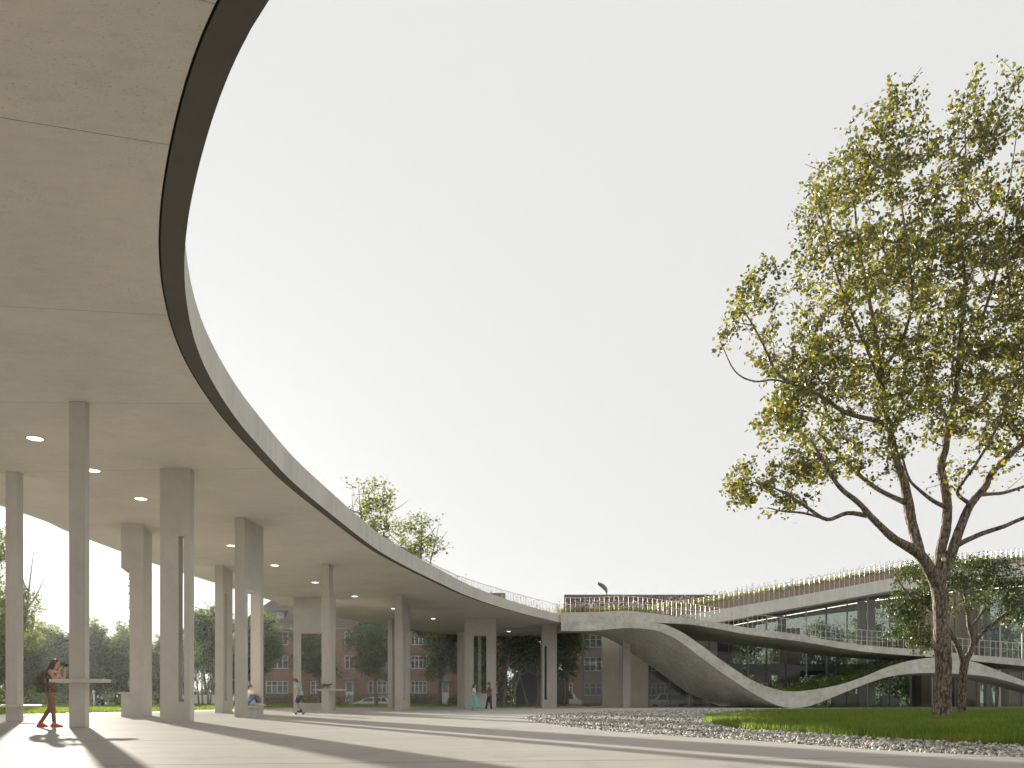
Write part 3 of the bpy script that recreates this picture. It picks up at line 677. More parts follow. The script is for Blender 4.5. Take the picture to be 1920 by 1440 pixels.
def ztop(x):
    pts = [(p[1].x, p[1].z) for p in A]; return interp(pts, x) - 0.02
def glass_strip(m, x0, x1, y, z0):
    n = 24
    for k in range(n):
        xa, xb = lerp(x0, x1, k/n), lerp(x0, x1, (k+1)/n)
        m.hexa([(xa,y,z0),(xb,y,z0),(xb,y+0.03,z0),(xa,y+0.03,z0),(xa,y,ztop(xa)),(xb,y,ztop(xb)),(xb,y+0.03,ztop(xb)),(xa,y+0.03,ztop(xa))])
glass_strip(gm, XU(1330), 62, GY, 7.36); gm.build('glass', M['glass'], pav)
MB().box(XU(1216), 62, GY-0.06, GY+0.1, 0, 0.055).build('sill', M['mullion'], pav)
rg_ = MB(); glass_strip(rg_, XU(1330), 62, GY+14, 0.06); rg_.build('rear_glass', M['glass'], pav)
for k, u in enumerate((1093, 1216, 1256, 1292, 1330, 1366, 1402, 1437, 1473, 1511, 1549, 1588, 1626, 1668, 1707, 1747, 1790, 1832, 1874, 1916, 1960)):
    x = XU(u); wd = 0.10 if u > 1093 else 0.2
    if u in (1256, 1437, 1549, 1707, 1874): wd = 0.16
    top = 7.3 if u < 1330 else ztop(x)
    MB().box(x-wd/2, x+wd/2, GY-0.12, GY-0.005, 0.056, top).build('mullion', M['mullion'] if u in (1093, 1216) or k % 3 else M['mullion_pale'], pav)
fl = MB(); fl.box(XU(1330)+0.3, 62, GY+0.3, GY+13.6, 3.7, 4.25); fl.build('floor_slab', M['interior'], pav)
cl = MB(); cl.box(XU(1335)+0.3, 62, GY+0.35, GY+13.5, 3.55, 3.69); cl.build('ground_floor_ceiling', M['interior'], pav)
# ceiling of the upper storey follows the roof
uc = MB(); cv = MB()
for i in range(8, len(us)-1):
    b, d = A[i][1], A[i+1][1]; o1 = Vector((0, GY+0.3-TY, -0.25)); o2 = Vector((0, GY+13.5-TY, -0.25)); o3 = Vector((0, GY+3.0-TY, -0.27)); o4 = Vector((0, GY+3.6-TY, -0.27))
    uc.quad(b+o1, b+o2, d+o2, d+o1); cv.quad(b+o3, b+o4, d+o4, d+o3)
uc.build('upper_ceiling', M['ceiling'], pav); cv.build('cove_light', M['cove'], pav)
for (u0, u1, z0, z1, dy, mt) in ((1428,1447,0,3.5,.5,'timber'), (1476,1500,0,7.8,.4,'timber'), (1300,1345,0,7,5,'interior'), (1728,1770,0,3.5,.4,'timber'), (1800,1838,0,3.5,.4,'timber'), (1892,1990,0,3.5,.5,'timber'), (1803,1838,4.26,11.6,.5,'timber'), (1730,1752,4.26,10.8,4,'timber'), (1478,1500,7.8,8.6,2.2,'timber')):
    if z1 == 8.6: continue
    Y = GY + dy; MB().box(XU(u0, Y), XU(u1, Y), Y, Y+2.5, z0+0.003, min(z1, ztop(XU(u1, Y)) - 0.3)).build('timber_core' if mt == 'timber' else 'service_core', M[mt], pav)
for (u0, u1) in ((1462,1474), (1612,1624), (1630,1641), (1768,1780), (1850,1856)):
    Y = GY + .32; MB().box(XU(u0, Y), XU(u1, Y), Y, Y+0.6, 0.003, 3.54).build('pillar', M['column'], pav)
    MB().box(XU(u0, Y), XU(u1, Y), Y, Y+0.6, 4.26, ztop(XU(u0, Y))-0.3).build('pillar', M['column'], pav)
MB().box(XU(1565, GY+1), XU(1610, GY+1), GY+1, GY+2, 0.003, 1.15).build('counter', M['timber'], pav)
MB().box(XU(1655, GY+1), XU(1687, GY+1), GY+1, GY+1.8, 0.003, 1.1).build('counter', M['timber'], pav)
mb = MB(); mb.box(XU(1129), XU(1160.5), GY-0.1, GY+0.3, 0, 7.4); mb.box(XU(1163), XU(1215.5), GY-0.1, GY+0.3, 0, 7.4); mb.box(XU(1160.5), XU(1163), GY+0.05, GY+0.3, 0, 7.4); mb.box(XU(1160.5), XU(1163), GY-0.1, GY+0.045, 0, 0.8)
tag(mb.build('wall', M['panel']), 'tall beige concrete wall panel with a thin vertical slot beside the ramp', 'wall', kind='thing')
o = thing('column', (XU(1175, 80), 80, 0), 'blade column with a high shelf standing before the beige wall panel', 'column', 'concrete blade columns under the canopy')
MB().box(XU(1168,80), XU(1182,80), 80, 80.5, 0, 7.0).build('body', M['column'], o)
mb = MB(); z = EYE + 17*80/FPX; mb.box(XU(1152,80), XU(1195,80), 79.85, 79.998, z-0.07, z); mb.box(XU(1152,80), XU(1168,80)-0.002, 80, 80.6, z-0.07, z); mb.box(XU(1182,80)+0.002, XU(1195,80), 80, 80.6, z-0.07, z); mb.build('shelf', M['shelf'], o)

# ------------------------------------------------------------------ plants: leaves, trees, grass, gravel
def unit(n):
    v = rng.normal(size=(n, 3)); return v / np.linalg.norm(v, axis=1, keepdims=True)
def leaves(C, L, aspect=0.5, droop=0.3, fold=0.25, up=0.35):
    """kite leaves of two folded quads, centred at C with lengths L"""
    n = len(C); d = unit(n); d[:, 2] -= droop; d /= np.linalg.norm(d, axis=1, keepdims=True)
    nz = unit(n); nz[:, 2] += up; s = np.cross(d, nz); s /= np.linalg.norm(s, axis=1, keepdims=True) + 1e-9; nn = np.cross(s, d)
    L = L[:, None]; w = L*aspect*0.5
    P = np.stack([C - d*L*0.5, C - d*L*0.12 + s*w + nn*w*fold, C + d*L*0.22 + s*w*0.8 + nn*w*fold, C + d*L*0.5,
                  C + d*L*0.22 - s*w*0.8 + nn*w*fold, C - d*L*0.12 - s*w + nn*w*fold], axis=1).reshape(-1, 3)
    b = (np.arange(n)*6)[:, None]
    F = np.concatenate([b + np.array([[0, 1, 2, 3]]), b + np.array([[0, 3, 4, 5]])]); return P, F
def sticks(P0, P1, r0, r1, n=5):
    """one tapered stick per row"""
    d = P1 - P0; d /= np.linalg.norm(d, axis=1, keepdims=True) + 1e-9
    a = np.cross(d, np.where(np.abs(d[:, 2:3]) < 0.9, np.array([[0, 0, 1.0]]), np.array([[1.0, 0, 0]]))); a /= np.linalg.norm(a, axis=1, keepdims=True) + 1e-9
    b = np.cross(d, a); V = []
    for P, r in ((P0, r0), (P1, r1)):
        for q in range(n):
            t = 2*math.pi*q/n; V.append(P + (a*math.cos(t) + b*math.sin(t))*r[:, None])
    m = len(P0); V = np.stack(V, axis=1).reshape(-1, 3); base = (np.arange(m)*2*n)[:, None]; F = []
    for q in range(n):
        k = (q+1) % n; F.append(base + np.array([[q, k, n+k, n+q]]))
    return V, np.concatenate(F)
def grow(limbs, attr, step=0.35, tip=0.006, lift=0.12, expo=2.3):
    """limbs: list of (points, radii); attr: Nx3 twig ends. Every attractor is joined to the nearest wood by a bent twig.
    Returns node arrays: positions, parent index, radius, and the list of twig segments."""
    pos = []; par = []; rad = []; fixed = []
    for pts, rr in limbs:
        prev = -1
        if pos:
            D = np.array(pos) - np.array(pts[0]); prev = int(np.argmin((D**2).sum(1)))
        for p, r in zip(pts, rr):
            pos.append(np.array(p, float)); par.append(prev); fixed.append(r); prev = len(pos)-1
    nf = len(pos); P = np.zeros((nf + len(attr)*14, 3)); P[:nf] = pos; n = nf
    base = P[0].copy(); PR = list(par)
    d0 = np.min(((attr[:, None, :] - P[None, :nf, :])**2).sum(2), axis=1); order = np.argsort(d0)
    for i in order:
        a = attr[i]; D = P[:n] - a; dist = np.sqrt((D**2).sum(1)); cost = dist + 0.35*np.maximum(0, P[:n, 2] - a[2] + 0.1) 
        j = int(np.argmin(cost)); d = dist[j]; k = max(1, min(12, int(d/step)))
        p0 = P[j]; bend = unit(1)[0]*0.12*d; bend[2] += lift*d*0.6; prev = j
        for q in range(1, k+1):
            t = q/k; P[n] = p0*(1-t) + a*t + bend*(4*t*(1-t))*0.5; PR.append(prev); prev = n; n += 1
    P = P[:n]; acc = np.zeros(n); child = np.zeros(n, bool)
    rr = np.full(n, tip)
    for i in range(n-1, -1, -1):
        r = max(tip, acc[i]**(1/expo)) if acc[i] > 0 else tip
        if i < nf: r = fixed[i]
        rr[i] = r
        p = PR[i]
        if p >= 0: acc[p] += r**expo
    return P, np.array(PR), rr, nf
def limb_mesh(limbs, mb, n=10, rough=0.06, sub=4):
    for pts, rr in limbs:
        P = spline(pts, (len(pts)-1)*sub+1); m = len(P); rad = []
        for k in range(m):
            s = k/sub; i = min(int(s), min(len(rr), len(pts))-2); rad.append(lerp(rr[i], rr[i+1], s-i))
        b = len(mb.v); mb.tube(P, rad, n)
        for q in range(b, len(mb.v)):
            k = (q-b)//n; v = Vector(mb.v[q]); c = P[min(k, m-1)]; f = 1 + random.uniform(-rough, rough); mb.v[q] = tuple(c + (v-c)*f)
    return mb
def tree_meshes(name, limbs, attr, leaf_n, leaf_L, spread, bark, leaf, trunk_n=10, step=0.35, aspect=0.55, droop=0.3, tip=0.006, expo=2.3, parent=None, rough=0.06):
    P, PR, rr, nf = grow(limbs, attr, step, tip, expo=expo)
    tr = limb_mesh(limbs, MB(), trunk_n, rough)
    idx = np.arange(nf, len(P)); V, F = sticks(P[PR[idx]], P[idx], np.minimum(rr[PR[idx]], rr[idx]*1.5), rr[idx])
    b0 = len(tr.v); tr.v += [tuple(q) for q in V.tolist()]; tr.f += [tuple(q) for q in (F + b0).tolist()]; tr.m += [1]*len(F)
    o1 = tr.build('trunk', [bark, M['twig'] if bark is not M['bark_pale'] else bark], parent, True); o2 = None
    ends = idx[rr[idx] < tip*3.2]
    k = rng.choice(ends, size=leaf_n); t = rng.random(leaf_n)[:, None]
    Cc = P[k]*t + P[PR[k]]*(1-t) + rng.normal(size=(leaf_n, 3))*spread
    V, F = leaves(Cc, leaf_L*(0.65 + 0.6*rng.random(leaf_n)), aspect, droop)
    o3 = np_mesh('crown', V, F, leaf, parent); return o1, o2, o3
def blob_points(blobs, n):
    """blobs: (x, y, z, rx, ry, rz, weight)"""
    wts = np.array([b[3]*b[4]*b[5]*b[6] for b in blobs]); k = rng.choice(len(blobs), size=n, p=wts/wts.sum()); B = np.array([b[:6] for b in blobs])
    return B[k, :3] + unit(n)*(rng.random(n)**0.45)[:, None]*B[k, 3:6]

# the big tree on the lawn
TYB = 30.0
def L3(pts, dy=(0, 0)):      # (u, v, radius px) -> points and radii, drifting in depth from dy[0] to dy[1]
    n = len(pts); P = []; r = []
    for i, (u, v, q) in enumerate(pts):
        Y = TYB + lerp(dy[0], dy[1], i/(n-1)); P.append(W(u, v, Y)); r.append(q/FPX*Y)
    return P, r
big = [L3([(1765,1350,21),(1766,1335,17.5),(1767,1300,15.5),(1769,1240,14.5),(1766,1200,15),(1764,1165,12.5),(1761,1120,12.5),(1759,1095,13.5),(1762,1072,13.5),(1765,1040,11.5)]),
 L3([(1759,1100,12),(1743,1068,11.5),(1727,1043,10.5),(1711,1030,9.5),(1679,1012,7.5),(1657,993,6.8),(1632,968,6),(1610,943,5.2),(1579,918,4.4),(1560,893,3.8),(1539,855,3),(1520,824,2.2)], (0,-2.5)),
 L3([(1727,1043,9),(1718,1012,9.5),(1710,984,9.5),(1704,952,9.8),(1695,905,8.5),(1679,859,7.5),(1673,827,6.5),(1660,770,5.5),(1650,700,4.8),(1640,620,4),(1625,540,3.2),(1610,460,2.4),(1602,380,1.7)], (-0.3,1.5)),
 L3([(1632,968,4.5),(1589,962,4),(1551,974,3.6),(1514,952,3),(1476,927,2.2),(1445,912,1.4)], (-1,-2.5)),
 L3([(1551,974,2.6),(1507,962,2.2),(1470,959,1.6),(1439,952,1.1)], (-1.4,-1)),
 L3([(1697,942,5.5),(1670,930,4.6),(1642,915,4.2),(1610,890,3.8),(1585,865,3.4),(1564,843,3),(1535,812,2.2)], (0,2)),
 L3([(1765,1040,10.5),(1764,1031,9.5),(1773,993,9.2),(1776,952,8.6),(1770,906,7.8),(1764,874,7),(1773,840,6.4),(1779,790,5.8),(1789,756,5.2),(1795,702,4.6),(1800,640,4),(1810,540,3.2),(1800,420,2.4),(1810,300,1.6),(1808,210,1)], (0,1)),
 L3([(1776,952,4.5),(1751,940,3.8),(1723,918,3),(1704,897,2.4),(1690,850,1.8)], (0,-2)),
 L3([(1763,1085,11),(1782,1043,9.5),(1798,996,8.5),(1820,946,7.4),(1848,912,6.2),(1857,890,5.8),(1898,849,5),(1920,830,4.6),(1980,780,3.6),(2040,700,2.6),(2070,600,1.6)], (0,-1)),
 L3([(1790,1026,5.4),(1806,1016,4.8),(1845,999,4.4),(1882,987,4),(1920,971,3.4),(2000,945,2.4),(2060,920,1.4)], (0,-1.5)),
 L3([(1836,928,3.6),(1860,926,3.2),(1882,924,3),(1920,912,2.6),(1990,885,1.6)], (-0.4,2)),
 L3([(1820,946,4),(1795,925,3.4),(1808,900,3),(1830,870,2.6),(1870,800,2.2),(1890,740,1.6)], (-0.3,-3)),
 L3([(1653,800,4.6),(1648,790,4.4),(1586,774,4),(1539,743,3.6),(1489,721,3.2),(1457,699,2.8),(1435,655,2.2),(1412,610,1.6),(1386,571,1)], (0.6,-2)),
 L3([(1489,721,2.2),(1450,712,1.9),(1414,715,1.6),(1378,696,1.3),(1351,641,0.8)], (-1.2,-2.5)),
 L3([(1650,700,3.4),(1690,640,3),(1710,560,2.4),(1700,450,1.8),(1685,350,1.1)], (0.9,-2)),
 L3([(1795,702,3.6),(1840,600,3),(1870,500,2.4),(1885,400,1.7),(1905,260,1)], (0.6,3)),
 L3([(1650,720,3.4),(1620,640,2.8),(1585,560,2.2),(1555,470,1.6),(1535,380,1)], (0.8,-2.5)),
 L3([(1779,790,3.6),(1740,720,3),(1720,640,2.4),(1740,540,1.8),(1760,420,1.1)], (0.6,3.5))]
CB = [(1350,650,24,38,1.2),(1405,570,45,58,1.5),(1445,645,48,42,1.2),(1525,420,50,85,1),(1528,320,22,40,.4),(1618,330,68,105,1),(1650,235,50,40,.5),(1700,300,55,65,1),(1800,290,68,95,1),(1808,190,24,38,.55),(1905,270,26,85,.6),(1560,560,85,90,1),
 (1680,480,100,110,1),(1800,470,105,120,1),(1920,480,105,150,1),(1500,720,72,62,1.5),(1610,690,100,95,1),(1740,650,110,115,1),(1880,650,110,115,1.1),(1455,790,50,52,2),(1415,900,48,48,2),(1475,895,60,44,1.4),(1560,800,70,60,1.2),(1680,800,80,56,.75),
 (1800,800,80,66,.85),(1900,790,80,70,.9),(1480,950,55,20,.9),(2000,600,110,200,1),(2050,820,70,80,.7),(1630,860,70,46,.7),(1560,875,44,36,1),(1700,745,60,50,.7),(1530,650,60,60,1.2),(1780,890,56,40,.4),(1880,900,60,30,.3)]
blobs = []
for u, v, ru, rv, wt in CB:
    k = TYB/FPX; c = W(u, v, TYB); dep = min(3.6, 1.0 + 0.022*max(ru, rv)) ; blobs.append((c.x, c.y + random.uniform(-0.8, 0.8), c.z, ru*k, dep, rv*k, wt))
bt_ = thing('tree', big[0][0][0], 'big leafy tree with flaking bark and yellowing leaves on the oval lawn', 'tree')
tree_meshes('big', big, blob_points(blobs, 3500), 54000, 0.152, 0.125, M['bark'], M['leaf'], 16, 0.4, 0.6, 0.35, 0.0080, 2.35, bt_, 0.05)
kn = W(1769.5, 1049, 29.72); MB().ball(kn, (0.085, 0.06, 0.085), 10, 7).build('sawn_branch_end', M['cutwood'], bt_, True)

# the slender dark tree behind it
TYB = 38.0
sm = [L3([(1803,1341,10.5),(1803,1320,8.2),(1804,1290,7.6),(1806,1262,7.4),(1809,1240,7.6)]), L3([(1808,1248,6.2),(1797,1214,5.2),(1782,1188,4.6),(1768,1166,4),(1738,1135,3.2),(1700,1110,2.2),(1680,1080,1.2)], (0,-1)),
 L3([(1809,1243,6.4),(1824,1208,5),(1817,1172,4),(1812,1130,3.2),(1805,1095,2.2),(1812,1060,1.2)], (0,1)), L3([(1822,1212,4),(1845,1184,3.4),(1880,1155,2.8),(1915,1130,2.2),(1945,1110,1.2)], (0.3,-0.5)),
 L3([(1818,1180,2.6),(1840,1150,2.2),(1860,1110,1.8),(1870,1075,1)], (0.5,2)), L3([(1738,1135,2),(1725,1160,1.6),(1722,1195,1)], (-.8,-1.4)), L3([(1768,1166,2),(1745,1175,1.6),(1705,1165,1)], (-.5,.8))]
blobs = []
for u, v, ru, rv, wt in [(1725,1075,38,26,1),(1700,1135,46,34,1),(1740,1115,30,30,1),(1730,1190,34,30,.9),(1742,1222,16,10,.7),(1690,1175,30,26,.8),(1795,1085,40,34,1),(1850,1075,40,34,1),(1815,1050,26,18,.7),(1880,1110,46,36,.9),(1935,1120,40,50,1),(1900,1150,40,22,.6),(1830,1130,26,16,.4),(1785,1140,24,14,.4)]:
    k = TYB/FPX; c = W(u, v, TYB); blobs.append((c.x, c.y + random.uniform(-.5, .5), c.z, ru*k, 1.5, rv*k, wt))
st_ = thing('tree', sm[0][0][0], 'slender forked tree with dark green leaves just behind the big tree', 'tree')
tree_meshes('small', sm, blob_points(blobs, 900), 13000, 0.13, 0.14, M['bark'], M['leaf_dark'], 12, 0.35, 0.5, 0.1, 0.006, 2.3, st_)

# trees of the park: a few kinds, copied
def make_park_tree(name, loc, label, h, crown_w, crown_z0, leaf, nleaf, leafL, stems=1, bark='twig', group='trees around the park', ntw=420, narrow=False, r0=None, lean=0.0):
    o = thing(name, loc, label, 'tree', group); x, y, z = loc; r0 = r0 or 0.03*h*0.6/stems**0.5; limbs = []
    for s_ in range(stems):
        ang = 2*math.pi*s_/stems + random.random(); dx, dy_ = math.cos(ang)*0.12*crown_w*(stems > 1), math.sin(ang)*0.12*crown_w*(stems > 1)
        top = Vector((x + dx*3 + lean, y + dy_*3, z + h*0.86)); b = Vector((x + dx, y + dy_, z)); pts = [b.lerp(top, t) + Vector((random.uniform(-.06, .06)*h*.25, random.uniform(-.06, .06)*h*.25, 0))*(t > 0) for t in (0, .2, .4, .6, .8, 1)]
        limbs.append((pts, [r0*q for q in (1.2, .92, .75, .5, .28, .1)]))
        for q in range(4):
            t = 0.3 + 0.13*q; p = pts[2].lerp(pts[4], q/3.5); a = random.random()*6.28; e = p + Vector((math.cos(a)*crown_w*.33, math.sin(a)*crown_w*.33, h*0.16))
            limbs.append(([p, p.lerp(e, .5) + Vector((0, 0, -.02*h)), e], [r0*.38, r0*.26, r0*.1]))
    bl = []; cz0, cz1 = z + crown_z0, z + h
    for q in range(13 if not narrow else 8):
        t = random.random(); zz = lerp(cz0 + 0.12*(cz1-cz0), cz1 - 0.10*(cz1-cz0), (q+0.5)/(13 if not narrow else 8)); prof = math.sin(math.pi*min(1, max(0.1, ((zz-cz0)/(cz1-cz0))*0.78 + 0.16)))
        a = random.random()*6.28; rr = crown_w*0.5*prof*(0.45 if not narrow else 0.2)
        bl.append((x + math.cos(a)*rr + lean*(zz-z)/h, y + math.sin(a)*rr, zz, crown_w*.30*(0.7+0.5*prof), crown_w*.30*(0.7+0.5*prof), (cz1-cz0)*0.13, 0.6 + random.random()))
    tree_meshes(name, limbs, blob_points(bl, ntw), nleaf, leafL, leafL*1.1, M[bark], M[leaf], 8, 0.6, 0.6, 0.2, 0.012, 2.3, o, 0.05); return o
def put(src, u, Y, label, s=1.0, rot=None, z=0.0, group='trees around the park', sz=None):
    c = copy_tree(src); c.location = ((u-CU)/FPX*Y, Y, z); c.rotation_euler = (0, 0, rot if rot is not None else random.random()*6.28); c.scale = (s, s, sz or s); tag(c, label, 'tree', group); return c
def px(u, Y, z=0.0): return ((u-CU)/FPX*Y, Y, z)
round_a = make_park_tree('tree', px(706, 92, .15), 'round dark tree right of the cat\'s column, in front of the white car', 9.7, 6.7, 2.7, 'leaf_mid', 11000, 0.23)
put(round_a, 826, 91, 'round dark tree with a pale trunk between the slotted column and the ivy column', 0.98, 1.0, .15)
round_b = make_park_tree('tree', px(597, 90, .15), 'tree seen through the opening of the portal column', 9.6, 5.9, 2.4, 'leaf_mid', 10500, 0.23)
put(round_b, 494, 90, 'leafy tree before the dormer window, right of the seated man', .74, 2.2, .15, sz=1.02)
put(round_b, 462, 92, 'leafy tree seen through the seated man\'s opening', .6, 4.2, .15, sz=.98)
put(round_a, 1056, 88, 'tree just right of the slotted column by the ramp', 0.82, 3.3, .15, sz=0.92)
multi = make_park_tree('tree', px(384, 84, .12), 'several-stemmed tree left of the column beside the seated man', 9.6, 4.6, 3.0, 'leaf_mid', 8500, 0.22, 4)
put(multi, 398, 112, 'taller pale-topped tree behind the several-stemmed tree', 1.42, 2.0, -.3)
birch = make_park_tree('birch_tree', px(944, 93, .15), 'loose birch with leaning white trunks right of the ivy column', 9.6, 7.4, 3.6, 'leaf_mid', 8000, 0.21, 3, 'bark_pale', r0=0.10, lean=0.9)
put(birch, 1003, 92, 'birch clump with thin pale trunks just left of the slotted column by the ramp', 0.86, 2.7, .15, sz=0.97)
put(round_b, 905, 103, 'dark tree behind the loose birch', 0.95, .3, -.3); put(round_a, 975, 106, 'dark tree behind the birch clump and the grey shed', 1.0, 2.3, -.3)
woods = make_park_tree('tree', px(62, 116, -.3), 'bushy tree in the hazy wood just right of the far-left column', 11.8, 7.5, 1.0, 'leaf_pale', 9500, 0.27, ntw=520)
wb = make_park_tree('tree', px(140, 118, -.3), 'bushy tree in the hazy wood behind the high-table column', 11.2, 7.0, 0.8, 'leaf_mid', 9500, 0.27, ntw=520)
poplar = make_park_tree('poplar_tree', px(226, 128, -.3), 'slim pointed poplar in the wood left of the notched column', 13.4, 3.4, 2.0, 'leaf_pale', 5000, 0.26, narrow=True)
for k, (u, Y, s_, kind, lab) in enumerate([(92,120,1.02,0,'bushy tree in the hazy wood above the woman\'s head'),(116,114,.9,1,'darker bushy tree in the wood between the woman and the high-table column'),(188,116,1.02,1,'rounded tree in the wood right of the high-table column'),
        (212,120,.9,0,'pale rounded tree in the wood near the sitting figure on the lawn'),(262,118,.84,1,'tree in the wood behind the notched column'),(296,122,.86,0,'pale tree in the wood in the gap before the see-through slot column'),
        (330,116,.95,1,'tree in the wood behind the see-through slot column'),(30,112,1.1,1,'dark tree in the wood just behind the far-left column'),(-30,110,1.3,0,'tall pale tree of the wood at the far left edge'),(410,118,1.0,1,'tree in the wood behind the column with the dark slot'),(452,124,.9,0,'tree behind the seated man\'s column')]):
    put((woods, wb)[kind], u, Y, lab, s_, None, -.3, 'trees of the hazy wood')
put(poplar, 96, 130, 'slim pointed poplar above the wood, above the woman', 0.98, 1, -.3); put(poplar, 176, 126, 'slim pointed poplar just right of the high-table column', 1.02, 2, -.3); put(poplar, 240, 134, 'slim pointed poplar touching the notched column', 1.0, 3, -.3)
tall = make_park_tree('tree', px(-8, 88, -.3), 'tall tree with drooping leafy sprays behind the far-left column', 19.5, 9.5, 4.0, 'leaf_pale', 13000, 0.27, 2, ntw=700)
for k, (u, Y, s_) in enumerate([(1300,128,1.15),(1390,126,1.2),(1470,130,1.1),(1545,126,1.15),(1620,128,1.2),(1700,126,1.2),(1780,130,1.25),(1860,126,1.2),(1940,128,1.2)]):
    put((wb, woods)[k % 3 == 1], u, Y, ['dark tree seen through glass left of the first timber core','tree through the glass above the wave\'s lowest dip','tree through the upper glass right of the second timber core','tree through the upper glass left of the pale pillars','tree through the upper glass at the pale pillars','tree through the glass left of the big trunk','tree through the glass behind the big trunk','tree through the glass right of the slender tree','tree through the glass at the right edge'][k], s_, None, -.3, 'trees behind the glass pavilion')

# small trees on the canopy roof
ra = make_park_tree('roof_tree', (-8.0, 48, 8.05), 'small loose tree growing on the canopy roof, the left of two', 5.2, 3.9, 1.2, 'leaf_pale', 1500, 0.18, 3, group='small trees on the canopy roof', ntw=260, r0=0.07)
rb = copy_tree(ra); rb.location = (-6.0, 55, 8.05); rb.rotation_euler = (0, 0, 2.4); rb.scale = (1.0, 1.0, 0.95); tag(rb, 'small loose tree growing on the canopy roof, the right of two')

# hedges and bushes
def bush(name, c, r, n, L, leaf, label, cat='bush', group=None):
    o = thing(name, (c[0], c[1], c[2]), label, cat, group); nb = max(1, int(r[0]/max(r[1], .5))); Cc = []
    P = unit(n)*(0.75 + 0.3*rng.random(n))[:, None]
    if r[0] > 2.2*r[1]: P[:, 0] = np.clip(P[:, 0]*1.0 + 0, -1, 1); q = np.abs(P[:, 1:]); P[:, 0] = rng.uniform(-1, 1, n)
    P = P*np.array(r) + np.array(c); P = P[P[:, 2] > c[2]-0.05]; V, F = leaves(P + rng.normal(size=P.shape)*0.07, L*(0.7 + 0.6*rng.random(len(P)))); np_mesh('foliage', V, F, M[leaf], o)
    mb = MB()
    for k in range(5): a = k*1.3; mb.tube([(c[0], c[1], c[2]), (c[0]+r[0]*.5*math.cos(a), c[1]+r[1]*.5*math.sin(a), c[2]+r[2]*.6)], [0.04, 0.015], 5)
    mb.build('stems', M['twig'], o); return o
for (u0, u1, Y, h, lab) in ((495, 552, 105.2, 2.0, 'clipped hedge under the four-part ground floor window'), (560, 640, 105.2, 1.9, 'hedge behind the portal column'), (648, 724, 105.0, 1.9, 'hedge behind the white car'), (770, 822, 105, 1.9, 'dark hedge left of the second pale tree trunk'), (836, 872, 105, 1.7, 'short hedge left of the ivy column')):
    x0, x1 = (u0-CU)/FPX*Y, (u1-CU)/FPX*Y; bush('hedge', ((x0+x1)/2, Y, -.45), ((x1-x0)/2, 0.7, h), 2600, 0.2, 'leaf_mid', lab, 'hedge', 'hedges before the brick house')
for (u, Y, r, lab) in ((70, 92, 2.0, 'low pale bush at the wood\'s edge left of the woman'), (98, 96, 1.7, 'low pale bush behind the woman'), (152, 94, 1.6, 'low bush behind the high-table column'), (210, 96, 1.7, 'low pale bush behind the sitting figure'), (300, 95, 1.3, 'low bush right of the notched column'), (20, 94, 2.0, 'low bush behind the far-left bench')):
    bush('bush', px(u, Y, .1), (r*1.3, r, r*0.95), 1700, 0.22, 'leaf_pale', lab, 'bush', 'bushes at the edge of the wood')

n = 46000; X_ = rng.uniform(-112, 62, n); Cc = np.column_stack([X_, 121 + rng.normal(size=n)*2.0 - 0.08*np.minimum(X_+34, 0), -.4 + (3.2 + 1.6*np.sin(X_*.6) + 1.1*np.sin(X_*1.7+1))*rng.random(n)**.8])
V, F = leaves(Cc, .42*(.6+.7*rng.random(n))); tag(np_mesh('undergrowth', V, F, M['leaf_mid']), kind='stuff')

bush('bush', px(954, 103, -.45), (1.5, 1.2, 3.6), 2600, .26, 'leaf_mid', 'tall dark bush filling the gap between brick house and grey shed', 'bush')

# ivy on the columns
def ivy(label, C, s0, s1, t, z0, z1, n, th=0.12):
    o, Mp, dl, dbk, a, b = C; r = thing('ivy', Mp + dl*s0 + dbk*t + Vector((0, 0, z0)), label, 'ivy')
    S = rng.uniform(s0, s1, n); Z = z0 + (z1-z0)*rng.random(n); T = t + rng.uniform(-th, th, n)
    P = np.array(Mp)[None] + S[:, None]*np.array(dl) + T[:, None]*np.array(dbk) + Z[:, None]*np.array([[0, 0, 1.0]]); P += rng.normal(size=P.shape)*0.03
    V, F = leaves(P, 0.10*(0.7 + 0.7*rng.random(n)), 0.8, 0.5); np_mesh('foliage', V, F, M['ivy'], r)
    mb = MB()
    for k in range(3):
        s_ = lerp(s0, s1, (k+.5)/3); mb.tube([Mp + dl*s_ + dbk*t + Vector((0, 0, lerp(z0, z1, q/6))) + dl*random.uniform(-.03, .03) for q in range(7)], 0.012, 5)
    mb.build('stems', M['twig'], r)
C = COL['C']; sn = s_at(C, 243); ivy('ivy climbing the edge of the notched column', C, sn+0.02, sn+0.14, C[5]*0.5, 0.98, zat(C, 1070), 1500, 0.10)
C = COL['L']; ivy('ivy strip on the left inside of the column opening, above the counter', C, s_at(C, 895.5), s_at(C, 888.5), 0.2, 1.3, zat(C, 1193), 1700, .16)
ivy('ivy strip on the right inside of the column opening, above the laptop', C, s_at(C, 911.5), s_at(C, 903), 0.2, 1.3, zat(C, 1193), 2000, .16)

